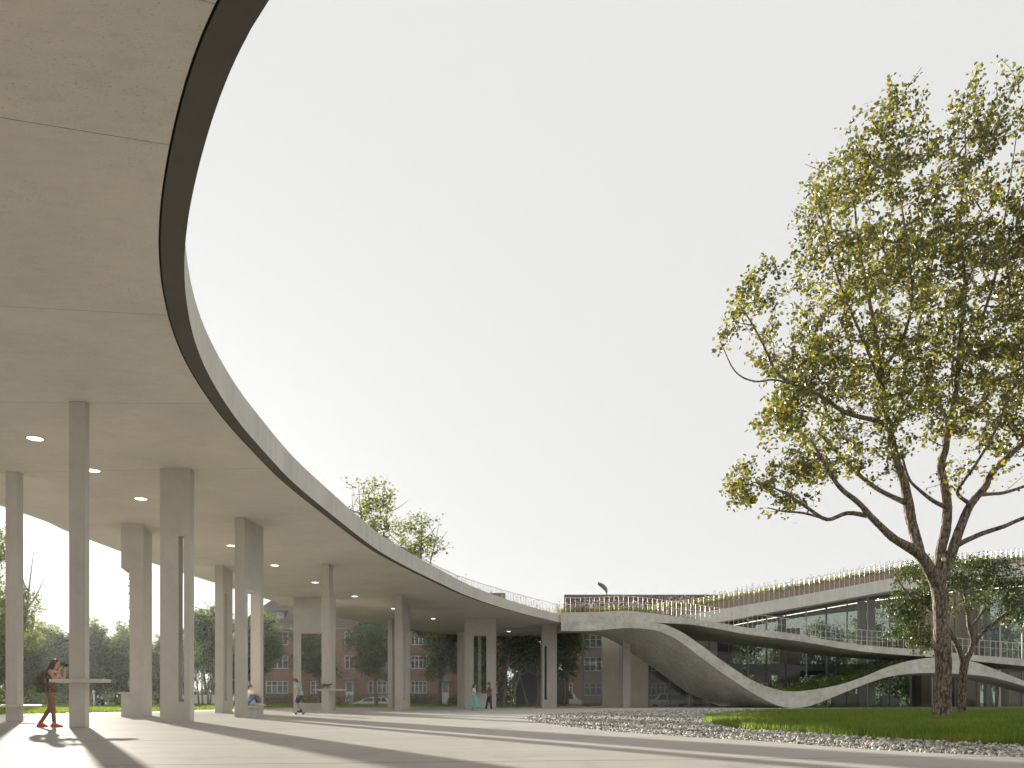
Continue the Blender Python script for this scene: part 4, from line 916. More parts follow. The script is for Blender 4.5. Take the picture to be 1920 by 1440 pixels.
# grass blades
def poly_pts(poly, n, wfun=None):
    xs = np.array([p[0] for p in poly]); ys = np.array([p[1] for p in poly]); out_ = np.zeros((0, 2))
    while len(out_) < n:
        P = np.stack([rng.uniform(xs.min(), xs.max(), n*3), rng.uniform(ys.min(), ys.max(), n*3)], axis=1)
        if wfun is not None: P = P[rng.random(len(P)) < wfun(P)]
        ins = np.zeros(len(P), bool); j = len(xs)-1
        for i in range(len(xs)):
            c = ((ys[i] > P[:, 1]) != (ys[j] > P[:, 1])) & (P[:, 0] < (xs[j]-xs[i])*(P[:, 1]-ys[i])/(ys[j]-ys[i]+1e-12) + xs[i]); ins ^= c; j = i
        out_ = np.concatenate([out_, P[ins]])
    return out_[:n]
def vis(P): return (np.abs(P[:, 0]) < 0.66*P[:, 1] + 2) & (P[:, 1] > 6)
def blades(name, P, z, h, wd, mat, bend=0.4, parent=None, kind='stuff'):
    n = len(P); z = np.broadcast_to(z, (n,)); h = h*(0.5 + 0.8*rng.random(n)); a = rng.uniform(0, 6.283, n); lean = bend*h*rng.random(n); b = rng.uniform(0, 6.283, n)
    B = np.column_stack([P, z]); s = np.column_stack([np.cos(a), np.sin(a), 0*a])*(wd*0.5*(0.7 + 0.6*rng.random(n)))[:, None]
    mid = B + np.column_stack([np.cos(b)*lean*.35, np.sin(b)*lean*.35, h*.6]); tip = B + np.column_stack([np.cos(b)*lean, np.sin(b)*lean, h])
    V = np.stack([B-s, B+s, mid+s*.7, tip, mid-s*.7], axis=1).reshape(-1, 3); k = (np.arange(n)*5)[:, None]
    # one quad and one triangle, the triangle stored as a thin quad
    F = np.concatenate([k + np.array([[0, 1, 2, 4]])]); T = k + np.array([[4, 2, 3]])
    me = bpy.data.meshes.new(name); me.vertices.add(len(V)); me.vertices.foreach_set('co', V.astype(np.float32).ravel())
    nl = F.size + T.size; me.loops.add(nl); me.loops.foreach_set('vertex_index', np.concatenate([F.ravel(), T.ravel()]).astype(np.int32))
    me.polygons.add(2*n); me.polygons.foreach_set('loop_start', np.concatenate([np.arange(0, F.size, 4), F.size + np.arange(0, T.size, 3)]).astype(np.int32)); me.update(calc_edges=True)
    return tag(link_mesh(name, me, mat, parent), kind=kind)
P = poly_pts(LAWN, 115000, lambda P: vis(P)*np.clip((17/np.maximum(P[:, 1], 1))**1.6, 0, 1)); hh = 0.13 + 0.0016*P[:, 1]
patch = 0.75 + 0.5*np.sin(P[:, 0]*0.9 + 1.3*np.sin(P[:, 1]*0.5))*np.sin(P[:, 1]*0.8)*0.5 + 0.25
blades('grass', P, -0.03, hh*patch, 0.014, M['grass'])
FL = near + far[::-1]; P = poly_pts([((x*0.4+a*0.6), (y*.4+b*.6)) for (x, y), (a, b) in zip(strip, strip)] + far[::-1], 45000, lambda P: vis(P)*np.clip((45/np.maximum(P[:, 1], 1))**1.5, 0, 1))
zl = 0.02 + 0.19*np.clip((P[:, 1]-38)/55, 0, 1)*0.9; blades('park_grass', P, zl, 0.14, 0.05, M['grass'])

# gravel
ico = bmesh.new(); bmesh.ops.create_icosphere(ico, subdivisions=1, radius=1.0); iv = np.array([v.co[:] for v in ico.verts]); it = np.array([[v.index for v in f.verts] for f in ico.faces]); ico.free()
lx = np.array([p[0] for p in LAWN])
def in_poly(P, poly):
    xs = [p[0] for p in poly]; ys = [p[1] for p in poly]; ins = np.zeros(len(P), bool); j = len(xs)-1
    for i in range(len(xs)):
        c = ((ys[i] > P[:, 1]) != (ys[j] > P[:, 1])) & (P[:, 0] < (xs[j]-xs[i])*(P[:, 1]-ys[i])/(ys[j]-ys[i]+1e-12) + xs[i]); ins ^= c; j = i
    return ins
P = poly_pts(GRAVEL, 150000, lambda P: vis(P)*np.clip((14/np.maximum(P[:, 1], 1))**1.15, 0, 1)); P = P[~in_poly(P, LAWN)]
n = len(P); sz = (0.020 + 0.022*rng.random(n)**1.5)*np.clip((P[:, 1]/16)**0.55, 0.95, 2.0); sc3 = np.stack([sz*(0.8+.5*rng.random(n)), sz*(0.8+.5*rng.random(n)), sz*(0.5+.4*rng.random(n))], axis=1)
q = rng.normal(size=(n, 4)); q /= np.linalg.norm(q, axis=1, keepdims=True); w_, x_, y_, z_ = q.T
RM = np.stack([np.stack([1-2*(y_*y_+z_*z_), 2*(x_*y_-z_*w_), 2*(x_*z_+y_*w_)], 1), np.stack([2*(x_*y_+z_*w_), 1-2*(x_*x_+z_*z_), 2*(y_*z_-x_*w_)], 1), np.stack([2*(x_*z_-y_*w_), 2*(y_*z_+x_*w_), 1-2*(x_*x_+y_*y_)], 1)], 1)
jit = iv[None] * (1 + 0.22*rng.normal(size=(n, len(iv), 1))); V = np.einsum('nij,nkj->nki', RM, jit*sc3[:, None, :]) + np.column_stack([P, -0.10 + sz*0.5 + 0.05*rng.random(n)])[:, None, :]
F = (it[None] + (np.arange(n)*len(iv))[:, None, None]).reshape(-1, 3); tag(np_mesh('gravel', V.reshape(-1, 3), F, M['stone']), kind='stuff')

# planting on the roofs and on the wave
def tufts(name, pts, n, h, wd, mat, spread): 
    k = rng.integers(0, len(pts), n); A_ = np.array([tuple(p) for p in pts])[k] + rng.normal(size=(n, 3))*np.array([spread, spread*1.2, 0]); return blades(name, A_[:, :2], A_[:, 2], h, wd, mat, 0.6)
deck = [p + Vector((0, 1.0, -0.05)) for p in cr if p.y > 58] + [kt[i] + Vector((random.uniform(-.2, .2), random.uniform(.9, 4.5), -.02)) for i in range(0, 42) for _ in range(6)] + [kt[i] + Vector((0, random.uniform(3.5, 6.0), .02)) for i in range(42, 60) for _ in range(3)]
tufts('meadow_grass', deck, 5200, 0.62, 0.035, M['roofgrass'], 0.35)
tufts('planter_grass', [p + Vector((0, random.uniform(.2, 1.2), -.04)) for p in PLT for _ in range(3)], 7000, 0.60, 0.045, M['roofgrass'], 0.4)
def flowers(name, pts, n, hmin, hmax):
    k = rng.integers(0, len(pts), n); A_ = np.array([tuple(p) for p in pts])[k] + rng.normal(size=(n, 3))*np.array([.4, .5, 0]); H = hmin + (hmax-hmin)*rng.random(n)
    top = A_ + np.column_stack([rng.normal(size=n)*.08, rng.normal(size=n)*.08, H]); V, F = sticks(A_, top, np.full(n, .008), np.full(n, .006), 3)
    hd = np.repeat(top, 5, axis=0) + rng.normal(size=(n*5, 3))*0.035; V2, F2 = leaves(hd, 0.075*(0.7+.6*rng.random(n*5)), .9)
    tag(np_mesh(name, np.concatenate([V, V2]), np.concatenate([F, F2+len(V)]), [M['roofgrass'], M['flower']], mi=np.concatenate([np.zeros(len(F)), np.ones(len(F2))])), kind='stuff')
flowers('meadow_flowers', deck, 380, 0.55, 1.2); flowers('planter_flowers', [p + Vector((0, .7, -.04)) for p in PLT], 420, 0.55, 1.15)
bank = []; bw = []
for i, u in enumerate(US):
    if 1330 < u < 1700:
        t0, t1 = ft[i], bt[i]
        rise = interp([(1330, .15), (1400, .25), (1440, .35), (1500, .55), (1560, .75), (1620, .7), (1690, .35)], u)
        for q in range(14):
            t = random.random()*0.75; bank.append(t0.lerp(t1, 0.06+t) + Vector((0, 0, random.random()*rise*(0.35+t))))
bank = np.array([tuple(p) for p in bank]); k = rng.integers(0, len(bank), 15000); Cc = bank[k] + rng.normal(size=(15000, 3))*np.array([.22, .2, .10]); V, F = leaves(Cc, .15*(.6+.8*rng.random(15000)), .5, -.2)
tag(np_mesh('ground_cover', V, F, M['grass']), kind='stuff')
k = rng.integers(0, len(bank), 120); flowers('white_flowers', [Vector(p) + Vector((0, 0, .1)) for p in bank[k]], 160, .15, .5)

# ------------------------------------------------------------------ brick houses across the road
def window(parent, x0, x1, z0, z1, y, cols, rows_=2, frame=None):
    f = MB(); t = 0.075; d0, d1 = y-0.05, y+0.06
    f.box(x0, x1, d0, d1, z0, z0+t); f.box(x0, x1, d0, d1, z1-t, z1); f.box(x0, x0+t, d0, d1, z0+t, z1-t); f.box(x1-t, x1, d0, d1, z0+t, z1-t)
    for k in range(1, cols):
        x = lerp(x0, x1, k/cols); f.box(x-t*.6, x+t*.6, d0+.012, d1, z0+t, z1-t)
    zc = lerp(z0, z1, 0.66)
    if rows_ > 1:
        for k in range(cols):
            a = lerp(x0, x1, k/cols)+t*1.0; b = lerp(x0, x1, (k+1)/cols)-t*1.0; f.box(a, b, d0+.016, d1, zc-t*.4, zc+t*.4)
    o = f.build('window', frame or M['white'], parent)
    MB().box(x0+.02, x1-.02, y+0.061, y+0.075, z0+.02, z1-.02).build('pane', M['pane'], o)
    MB().box(x0-.08, x1+.08, y-0.10, y+0.03, z0-.09, z0-.002).build('sill', M['stonetrim'], o); return o
BY = 107.0
def bx(u, Y=BY): return (u-CU)/FPX*Y
def bz(v, Y=BY): return EYE + (HV-v)/FPX*Y
def wall_with_openings(name, x0, x1, z0, z1, y, holes, parent, mat, depth=0.3):
    """front wall as strips around its openings, plus the side and rear walls"""
    m = MB(); xs = sorted(set([x0, x1] + [h[0] for h in holes] + [h[1] for h in holes])); 
    for a, b in zip(xs, xs[1:]):
        hs = sorted([(h[2], h[3]) for h in holes if h[0] <= a+1e-6 and h[1] >= b-1e-6]); z = z0
        for p, q in hs:
            if p > z: m.box(a, b, y, y+depth, z, p)
            z = q
        if z1 > z: m.box(a, b, y, y+depth, z, z1)
    m.box(x0, x0+depth, y+depth, y+11.5, z0, z1); m.box(x1-depth, x1, y+depth, y+11.5, z0, z1); m.box(x0, x1, y+11.5, y+11.8, z0, z1)
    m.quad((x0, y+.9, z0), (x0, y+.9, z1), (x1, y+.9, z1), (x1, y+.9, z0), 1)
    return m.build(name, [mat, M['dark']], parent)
hA = thing('brick_house', (bx(690), BY, -.46), 'long brick house with tiled hip roof and white windows behind the park trees', 'house')
wins = []
for (u0, u1, c, levels) in ((499,540,4,(0,1,2)), (582,601,2,(0,1,2)), (646,664,2,(1,2)), (690,725,4,(0,1,2)), (770,800,4,(0,1,2)), (826,843,2,(1,2)), (866,886,2,(0,1,2)), (915,940,3,(0,1,2)), (455,477,2,(0,1,2))):
    for l in levels: v0, v1 = ((1300,1277),(1253.5,1229.5),(1209,1184))[l]; wins.append((bx(u0), bx(u1), bz(v0), bz(v1), c))
doors = [(bx(647), bx(663), -.46, bz(1276)), (bx(828), bx(842), -.46, bz(1278))]
wall_with_openings('wall', bx(440), bx(950), -.46, bz(1177), BY, [q[:4] for q in wins] + doors, hA, M['brick'])
for q in wins: window(hA, q[0], q[1], q[2], q[3], BY+.1, q[4])
for d in doors:
    dm = MB().box(d[0]+.02, d[1]-.02, BY+.12, BY+.18, d[2], d[3]-.02); o = dm.build('door', M['white'], hA)
    MB().box(d[0]+.2, d[1]-.2, BY+.1, BY+.118, lerp(d[2], d[3], .62), d[3]-.2).build('pane', M['pane'], o)
    MB().box(d[0]-.35, d[1]+.35, BY-.5, BY-.005, d[3]+.1, d[3]+.3).build('canopy', M['stonetrim'], hA)
ez, rz, x0, x1 = bz(1177), 14.9, bx(438), bx(951); y0, y1, ym = BY-.45, BY+12.3, BY+6
rf = MB(); P = [(x0,y0,ez),(x1,y0,ez),(x1,y1,ez),(x0,y1,ez)]; Ra, Rb = (x0+4.4,ym,rz), (x1-.3,ym,rz)
rf.quad(P[0], P[1], Rb, Ra); rf.quad(P[2], P[3], Ra, Rb); rf.tri(P[3], P[0], Ra); rf.tri(P[1], P[2], Rb); rf.box(x0, x1, y0, y0+.4, ez-.22, ez-.01, 1)
rfo = rf.build('roof', [M['tile'], M['stonetrim']], hA)
for u0, u1 in ((507,533), (592,616), (700,724), (800,824)):
    Y = BY+.9; a, b = bx(u0, Y), bx(u1, Y); z0, z1 = bz(1174, Y), bz(1147, Y)
    dm = MB(); dm.box(a, a+.18, Y, Y+3, z0, z1); dm.box(b-.18, b, Y, Y+3, z0, z1); dm.box(a-.1, b+.1, Y-.15, Y+3.2, z1+.002, z1+.25); dm.box(a+.182, b-.182, Y+.35, Y+.5, z0, z1); o = dm.build('dormer', M['shed'], rfo)
    window_o = window(o, a+.2, b-.2, z0+.1, z1-.05, Y+.2, 2)
for u in (545, 735):
    MB().box(bx(u), bx(u)+1.1, ym-.4, ym+.6, rz-.8, rz+1.3).build('chimney', M['brick'], rfo)
hB = thing('brick_house', (bx(1190), BY, -.46), 'brick house with bay windows and steep brown mansard roof beyond the ramp', 'house')
wins = []
for (u0, u1, c, lv) in ((1061,1074,2,(0,1,2)), (1095,1129,3,(0,1,2)), (1160,1190,3,(0,1,2)), (1214,1255,5,(0,1,2)), (1280,1305,3,(0,1,2)), (1325,1350,3,(0,1,2))):
    for l in lv: v0, v1 = ((1304,1281),(1258,1232.5),(1214,1191))[l]; wins.append((bx(u0), bx(u1), bz(v0), bz(v1), c))
wall_with_openings('wall', bx(1056), bx(1372), -.46, bz(1172), BY, [q[:4] for q in wins], hB, M['brick'])
for q in wins: window(hB, q[0], q[1], q[2], q[3], BY+.1, q[4])
rf = MB(); x0, x1 = bx(1055), bx(1374); ez, rz = bz(1171), bz(1115.5, BY+1.5); a0, a1 = (x0,y0,ez), (x1,y0,ez); t0, t1 = (x0-.0+.25,y0+1.6,rz), (x1-.3,y0+1.6,rz)
b0, b1, s0, s1 = (x0,y1,ez), (x1,y1,ez), (x0+.25,y1-1.6,rz), (x1-.3,y1-1.6,rz)
rf.quad(a0, a1, t1, t0); rf.quad(b1, b0, s0, s1); rf.quad(b0, a0, t0, s0); rf.quad(a1, b1, s1, t1); rf.quad(t0, t1, s1, s0); rf.quad(a0, b0, b1, a1); rf.box(x0-.1, x1+.1, y0-.1, y0+.3, ez-.25, ez-.01, 1)
rf.build('roof', [M['tile'], M['stonetrim']], hB)
sh = thing('shed', (bx(1010,96.4), 96.4, -.46), 'dark grey clad shed with a low gable behind the birch trunks', 'shed')
m = MB(); x0, x1 = bx(968,96.4), bx(1066,96.4); m.box(x0, x1, 95.9, 97.3, -.46, 3.7); m.build('wall', M['shed'], sh)
m = MB(); xm = (x0+x1)/2; m.quad((x0-.1,95.7,3.71), (xm,95.7,4.9), (xm,97.4,4.9), (x0-.1,97.4,3.71)); m.quad((xm,95.7,4.9), (x1+.1,95.7,3.71), (x1+.1,97.4,3.71), (xm,97.4,4.9)); m.tri((x0-.1,95.71,3.71), (x1+.1,95.71,3.71), (xm,95.71,4.9)); m.build('roof', M['shed'], sh)
wl = MB().box(bx(352,104), bx(436,104), 104, 104.25, -.46, 1.35); tag(wl.build('garden_wall', M['fascia']), 'pale rendered garden wall behind the several-stemmed tree', 'wall', kind='thing')

# ------------------------------------------------------------------ vehicles
M['carpaint'] = plain('white_car_paint', (0.62, 0.62, 0.61), 0.25, var=0.03); M['carglass'] = plain('car_glass', (0.02, 0.022, 0.024), 0.08, var=0.1); M['rubber'] = plain('tyre_rubber', (0.02, 0.02, 0.02), 0.8); M['alloy'] = plain('alloy_rim', (0.35, 0.35, 0.36), 0.35, 0.8); M['redlamp'] = plain('red_lamp', (0.35, 0.02, 0.015), 0.3); M['lampglass'] = plain('clear_lamp', (0.6, 0.6, 0.58), 0.15)
def vehicle(name, loc, label, cat, L, Wd, prof, belt, glass_x, roofw, wheels, rot=0):
    """prof: (x, z_top) outline from nose to tail; belt: height of the window line; body and cabin lofted over the width"""
    o = thing(name, loc, label, cat); ox, oy, oz = loc
    def kid(mb, nm, mt, par=o, sm=False, bev=0):
        me = mb.mesh(nm); c = link_mesh(nm, me, mt, par, sm)
        if bev: b = c.modifiers.new('bevel', 'BEVEL'); b.width = bev; b.segments = 3; b.limit_method = 'ANGLE'; b.angle_limit = R(30)
        return c
    hw = Wd/2; m = MB(); zb = 0.22
    for (xa, za), (xb, zb_) in zip(prof, prof[1:]):
        def ring(x, z):
            zl = min(z, belt); k = max(0, (z-belt)/1.0); wi = hw - (hw-roofw)*min(1, max(0, (z-belt)/(max(p[1] for p in prof)-belt)))
            return [(x,-hw,zb), (x,-hw*1.0,zl), (x,-wi,z), (x,wi,z), (x,hw,zl), (x,hw,zb)]
        A_, B_ = ring(xa, za), ring(xb, zb_)
        for k in range(5): m.quad(A_[k], A_[k+1], B_[k+1], B_[k])
        m.quad(A_[5], A_[0], B_[0], B_[5])
    def endcap(x, z, flip):
        m.quad((x,-hw,zb), (x,hw,zb), (x,hw,min(z,belt)), (x,-hw,min(z,belt)))
        if z > belt: m.quad((x,-hw,belt), (x,hw,belt), (x,roofw,z), (x,-roofw,z))
    endcap(*prof[0], 0); endcap(*prof[-1], 1); bo = kid(m, 'body', M['carpaint'])
    zr = max(p[1] for p in prof)
    for sgn in (-1, 1):
        for xa0, xb0, xa1, xb1 in glass_x:      # bottom xa0..xb0, top xa1..xb1
            z0, z1 = belt+.04, zr-.10; f = lambda z: sgn*(hw - (hw-roofw)*(z-belt)/(zr-belt) + .008)
            g_ = MB(); g_.quad((xa0,f(z0),z0), (xb0,f(z0),z0), (xb1,f(z1),z1), (xa1,f(z1),z1)); kid(g_, 'side_window', M['carglass'])
        for wx, wr in wheels:
            t = MB(); yy = sgn*(hw-.10)
            t.tube([(wx,yy-.11,wr), (wx,yy+.11,wr)], wr, 22); c = kid(t, 'wheel', M['rubber']); kid(MB().tube([(wx,yy-.118,wr), (wx,yy+.118,wr)], wr*.62, 16), 'rim', M['alloy'], c)
    # windscreen and rear window lie on the sloping segments above the belt
    hi = [(a, b) for a, b in zip(prof, prof[1:]) if abs(a[1]-b[1]) > 0.3 and max(a[1], b[1]) > belt+.25]
    for (xa, za), (xb, zb_) in (hi[0], hi[-1]):
        lo, up = ((xa, za), (xb, zb_)) if za < zb_ else ((xb, zb_), (xa, za)); s = -1 if lo[0] < up[0] else 1
        g_ = MB(); p = lambda t, q: (lerp(lo[0], up[0], t)+s*.012, q, lerp(lo[1], up[1], t)+.012); g_.quad(p(.1,-hw*.82), p(.1,hw*.82), p(.92,roofw*.88), p(.92,-roofw*.88)); kid(g_, 'windscreen' if lo[0] < 0 else 'rear_window', M['carglass'])
    for sgn in (-1, 1):
        kid(MB().box(-L/2-.012, -L/2+.1, sgn*(hw-.28)-.16, sgn*(hw-.28)+.16, .62, .76), 'headlight', M['lampglass']); kid(MB().box(L/2-.1, L/2+.012, sgn*(hw-.15)-.09, sgn*(hw-.15)+.09, .7, .98), 'tail_light', M['redlamp'])
    kid(MB().box(-L/2-.03, -L/2+.05, -hw*.95, hw*.95, .24, .46), 'bumper', M['dark']); o.rotation_euler = (0, 0, rot); return o
vehicle('parked_car', (bx(697,100), 100, -.45), 'white estate car half hidden by the lawn before the hedge', 'car', 4.7, 1.8, [(-2.35,.72),(-2.2,.84),(-1.35,.98),(-.55,1.42),(0,1.50),(1.2,1.48),(1.85,1.38),(2.28,.98),(2.35,.8)], .95, [(-1.05,.25,-.45,.25),(.33,1.2,.33,1.15),(1.28,1.95,1.24,1.62)], .60, [(-1.45,.32),(1.4,.32)])
vehicle('van', (bx(1052,102.5), 102.5, -.45), 'white van with a rounded nose poking out from behind the grey shed', 'van', 5.0, 1.95, [(-2.5,.95),(-2.3,1.15),(-1.9,1.32),(-1.25,2.2),(-.9,2.36),(2.3,2.36),(2.48,2.2),(2.5,1.2)], 1.25, [(-1.45,-.55,-1.15,-.55)], .80, [(-1.7,.34),(1.6,.34)], math.pi)
vehicle('van', (bx(1250,102.5), 102.5, -.45), 'pale minibus with side windows seen through the glass under the ramp', 'van', 4.9, 1.9, [(-2.45,.9),(-2.3,1.05),(-1.75,1.2),(-.95,1.85),(-.6,1.98),(2.2,1.96),(2.4,1.8),(2.45,1.1)], 1.15, [(-1.25,-.15,-.78,-.15),(0,1.15,0,1.12),(1.25,2.2,1.22,2.1)], .75, [(-1.6,.33),(1.5,.33)])

# ------------------------------------------------------------------ people and the cat
def cloth(name, c, var=0.15, scale=9): return plain(name, c, 0.85, var=var, scale=scale, spec=0.2)
M['skin'] = plain('skin_tan', (0.42, 0.235, 0.14), 0.55, var=0.06); M['skin_pale'] = plain('skin_light', (0.55, 0.34, 0.24), 0.55, var=0.06)
M['hair_dark'] = plain('dark_hair', (0.022, 0.015, 0.011), 0.5, var=0.4, scale=40); M['hair_brown'] = plain('brown_hair', (0.10, 0.05, 0.028), 0.55, var=0.4, scale=40)
M['rim_shoe'] = cloth('orange_shoe', (0.55, 0.12, 0.03)); M['tights'] = cloth('brown_tights', (0.20, 0.115, 0.075)); M['white_cloth'] = cloth('white_cloth', (0.68, 0.66, 0.64)); M['denim'] = cloth('denim', (0.11, 0.16, 0.26), .3, 20)
M['teal_skirt'] = cloth('teal_skirt', (0.20, 0.44, 0.40)); M['mint_shirt'] = cloth('mint_shirt', (0.30, 0.46, 0.42)); M['navy'] = cloth('navy_shorts', (0.03, 0.06, 0.08)); M['black_cloth'] = cloth('black_cloth', (0.018, 0.017, 0.017)); M['grey_cap'] = cloth('grey_cap', (0.13, 0.115, 0.095)); M['red_shorts'] = cloth('red_shorts', (0.52, 0.13, 0.11)); M['cream_shoe'] = cloth('cream_shoe', (0.62, 0.55, 0.48))
def pattern(name, cs, scale):
    k = N(name); v = k.n('TexVoronoi'); v.inputs['Scale'].default_value = scale; k.l(k.obj(), v.inputs['Vector']); x = k.n('SeparateColor'); k.l(v.outputs['Color'], x.inputs[0])
    k.bsdf(k.ramp(x.outputs[0], [(i/(len(cs)-1), c) for i, c in enumerate(cs)]), 0.85, 0, None, spec=.2); return k.m
M['floral'] = pattern('floral_top', [(0.03,0.02,0.016),(0.05,0.032,0.024),(0.20,0.10,0.06),(0.04,0.05,0.03),(0.30,0.22,0.15)], 38)
def plaid_mat():
    k = N('plaid_shirt'); x = k.n('SeparateXYZ'); k.l(k.obj(), x.inputs[0]); f = lambda a: k.math('LESS_THAN', k.math('FLOORED_MODULO', a, 0.11), 0.05)
    c = k.mix(f(x.outputs[2]), (0.22,0.045,0.04), (0.03,0.02,0.022)); c = k.mix(k.math('MULTIPLY', f(k.math('ADD', x.outputs[0], x.outputs[1])), .6), c, (0.42,0.30,0.27)); k.bsdf(c, .85, spec=.2); return k.m
M['plaid'] = plaid_mat(); M['canvas'] = pattern('backpack_canvas', [(0.06,0.055,0.03),(0.10,0.09,0.05),(0.05,0.04,0.028),(0.13,0.07,0.04)], 9)
def bake(mb, name, mat, parent, voxel):
    """merge overlapping shapes into one continuous skin"""
    me = mb.mesh(name); o = bpy.data.objects.new(name, me); col.objects.link(o)
    r = o.modifiers.new('r', 'REMESH'); r.mode = 'VOXEL'; r.voxel_size = voxel
    s = o.modifiers.new('s', 'SMOOTH'); s.factor = 0.5; s.iterations = 3
    dg = bpy.context.evaluated_depsgraph_get(); nm = bpy.data.meshes.new_from_object(o.evaluated_get(dg)); bpy.data.objects.remove(o); nm.name = name
    nm.materials.clear(); return link_mesh(name, nm, mat, parent, True)
V3 = lambda *a: Vector(a)
def hand(mb, wr, d, up, k=1.0, curl=0.5):
    """palm, four unequal bent fingers and a thumb that leaves the side of the palm"""
    d = Vector(d).normalized(); up = Vector(up); up = (up - d*up.dot(d)).normalized(); sd_ = d.cross(up)
    e = wr + d*.085*k; mb.tube([wr, wr + d*.04*k, e], [.022*k, .030*k, .032*k], 8, side=sd_, flat=[.8, .55, .5], round_end=True)
    for i, l in enumerate((.070, .078, .072, .056)):
        b = e + sd_*(-.026 + .0175*i)*k; m1 = b + (d*(1-curl*.3) - up*curl*.5).normalized()*l*.5*k; t = m1 + (d*(1-curl) - up*(.2+curl)).normalized()*l*.5*k
        mb.tube([b - d*.01, m1, t], [.0095*k, .0085*k, .0068*k], 6, round_end=True)
    b = wr + d*.03*k - sd_*.026*k; mb.tube([b, b - sd_*.028*k + d*.025*k, b - sd_*.03*k + d*.055*k - up*curl*.02], [.012*k, .0105*k, .008*k], 6, round_end=True)
def person(loc, rot, label, J, skin, k=1.0, voxel=0.011, female=False, curl=.5):
    """J: joints in metres, x forward, y left, z up from the ground point"""
    o = thing('person', loc, label, 'person'); o.rotation_euler = (0, 0, rot); m = MB(); j = {a: Vector(b) for a, b in J.items()}
    sh = .155 if female else .175; f = .9 if female else 1.0
    up = (j['head'] - j['neck']).normalized()
    m.tube([j['pelvis'] - V3(0,0,.05*k), j['pelvis'] + V3(0,0,.03), j['waist'], j['chest'], j['neck'] - up*.05], [.13*k, .165*k*(1.0 if female else .95), .125*k*f, .165*k*f, .07*k], 14, side=(j['sl']-j['sr']), flat=[.75,.68,.72,.68,.8], round_end=True)
    m.tube([j['sr'].lerp(j['neck'], .0), j['neck'] - up*.03, j['sl']], [.052*k, .06*k, .052*k], 10, round_end=True)
    m.tube([j['neck'] - up*.04, j['head'] - up*.04*k], [.055*k*f, .05*k*f], 10)
    fw = Vector(J.get('face', (1, 0, 0))).normalized(); lf = up.cross(fw).normalized(); rot3 = Matrix((fw, lf, up)).transposed()
    H = j['head']; m.ball(H + up*.02*k, (.098*k, .078*k, .105*k), 16, 12, rot=rot3); m.ball(H + fw*.025*k - up*.045*k, (.068*k, .056*k, .07*k), 12, 9, rot=rot3)
    m.ball(H + fw*.10*k - up*.012*k, (.02*k, .013*k, .022*k), 8, 6, rot=rot3); m.ball(H + fw*.083*k - up*.055*k, (.014*k, .024*k, .010*k), 8, 6, rot=rot3)
    for s in (-1, 1): m.ball(H + lf*s*.078*k, (.022*k, .010*k, .033*k), 8, 6, rot=rot3)
    for s in 'lr':
        m.tube([j['s'+s], j['s'+s].lerp(j['e'+s], .45), j['e'+s], j['e'+s].lerp(j['w'+s], .35), j['w'+s]], [.050*k*f, .046*k*f, .038*k*f, .038*k*f, .026*k*f], 10, round_end=True)
        hand(m, j['w'+s], J.get('h'+s, tuple(j['w'+s]-j['e'+s])), J.get('u'+s, (0, 0, 1)), k*f, curl)
        m.tube([j['h'+s+'p'], j['h'+s+'p'].lerp(j['k'+s], .5), j['k'+s], j['k'+s].lerp(j['a'+s], .35), j['a'+s]], [.095*k*f, .078*k*f, .054*k*f, .055*k*f, .036*k*f], 12, round_end=True)
        m.tube([j['a'+s], j['a'+s] + (j['t'+s]-j['a'+s])*.5, j['t'+s]], [.040*k, .038*k, .026*k], 8, round_end=True)
    bake(m, 'body', skin, o, voxel); eb = MB()
    for s in (-1, 1): eb.ball(H + fw*.088*k + lf*s*.03*k + up*.012*k, .010*k, 8, 6)
    me = eb.mesh('eyes'); link_mesh('eyes', me, M['dark'], o, True)
    o_ = dict(o=o, j=j, k=k, f=f, H=H, up=up, fw=fw, lf=lf, rot3=rot3, vx=voxel); return o_
def top(p, mat, sleeves=0.55, length=0.0, name='shirt', ease=.018, open_=0):
    m = MB(); j, k, f = p['j'], p['k'], p['f']; up = p['up']
    m.tube([j['pelvis'] + V3(0,0,.02-length), j['pelvis'] + V3(0,0,.07), j['waist'], j['chest'], j['neck'] - up*.06], [(.165+ease)*k, (.165+ease)*k, (.13+ease)*k*f, (.165+ease)*k*f, .085*k], 16, side=(j['sl']-j['sr']), flat=[.78,.76,.8,.76,.85])
    if sleeves > 0:
        m.tube([j['sr'], j['neck'] - up*.045, j['sl']], [(.052+ease)*k, .068*k, (.052+ease)*k], 10, round_end=True)
        for s in 'lr':
            a, e, w_ = j['s'+s], j['e'+s], j['w'+s]
            pts = [a, a.lerp(e, min(1, sleeves))] if sleeves <= 1 else [a, e, e.lerp(w_, sleeves-1)]
            m.tube(pts, [(.052+ease)*k*f, (.05+ease)*k*f] if sleeves <= 1 else [(.052+ease)*k*f, (.042+ease)*k*f, (.032+ease)*k*f], 10, round_end=False)
    return bake(m, name, mat, p['o'], p['vx'])
def legs(p, mat, to=1.0, name='trousers', ease=.016):
    m = MB(); j, k, f = p['j'], p['k'], p['f']
    m.tube([j['pelvis'] - V3(0,0,.06), j['pelvis'] + V3(0,0,.02), j['pelvis'].lerp(j['waist'], .5)], [(.14+ease)*k, (.168+ease)*k, (.145+ease)*k*f], 14, side=(j['sl']-j['sr']), flat=[.8,.72,.76], round_end=True)
    for s in 'lr':
        a, b, c = j['h'+s+'p'], j['k'+s], j['a'+s]
        pts = [a, b, b.lerp(c, to-1)] if to > 1 else [a, a.lerp(b, to)]
        m.tube(pts, [(.096+ease)*k*f, (.060+ease)*k*f, (.042+ease)*k*f] if to > 1 else [(.096+ease)*k*f, (.074+ease)*k*f], 12, round_end=False)
    return bake(m, name, mat, p['o'], p['vx'])
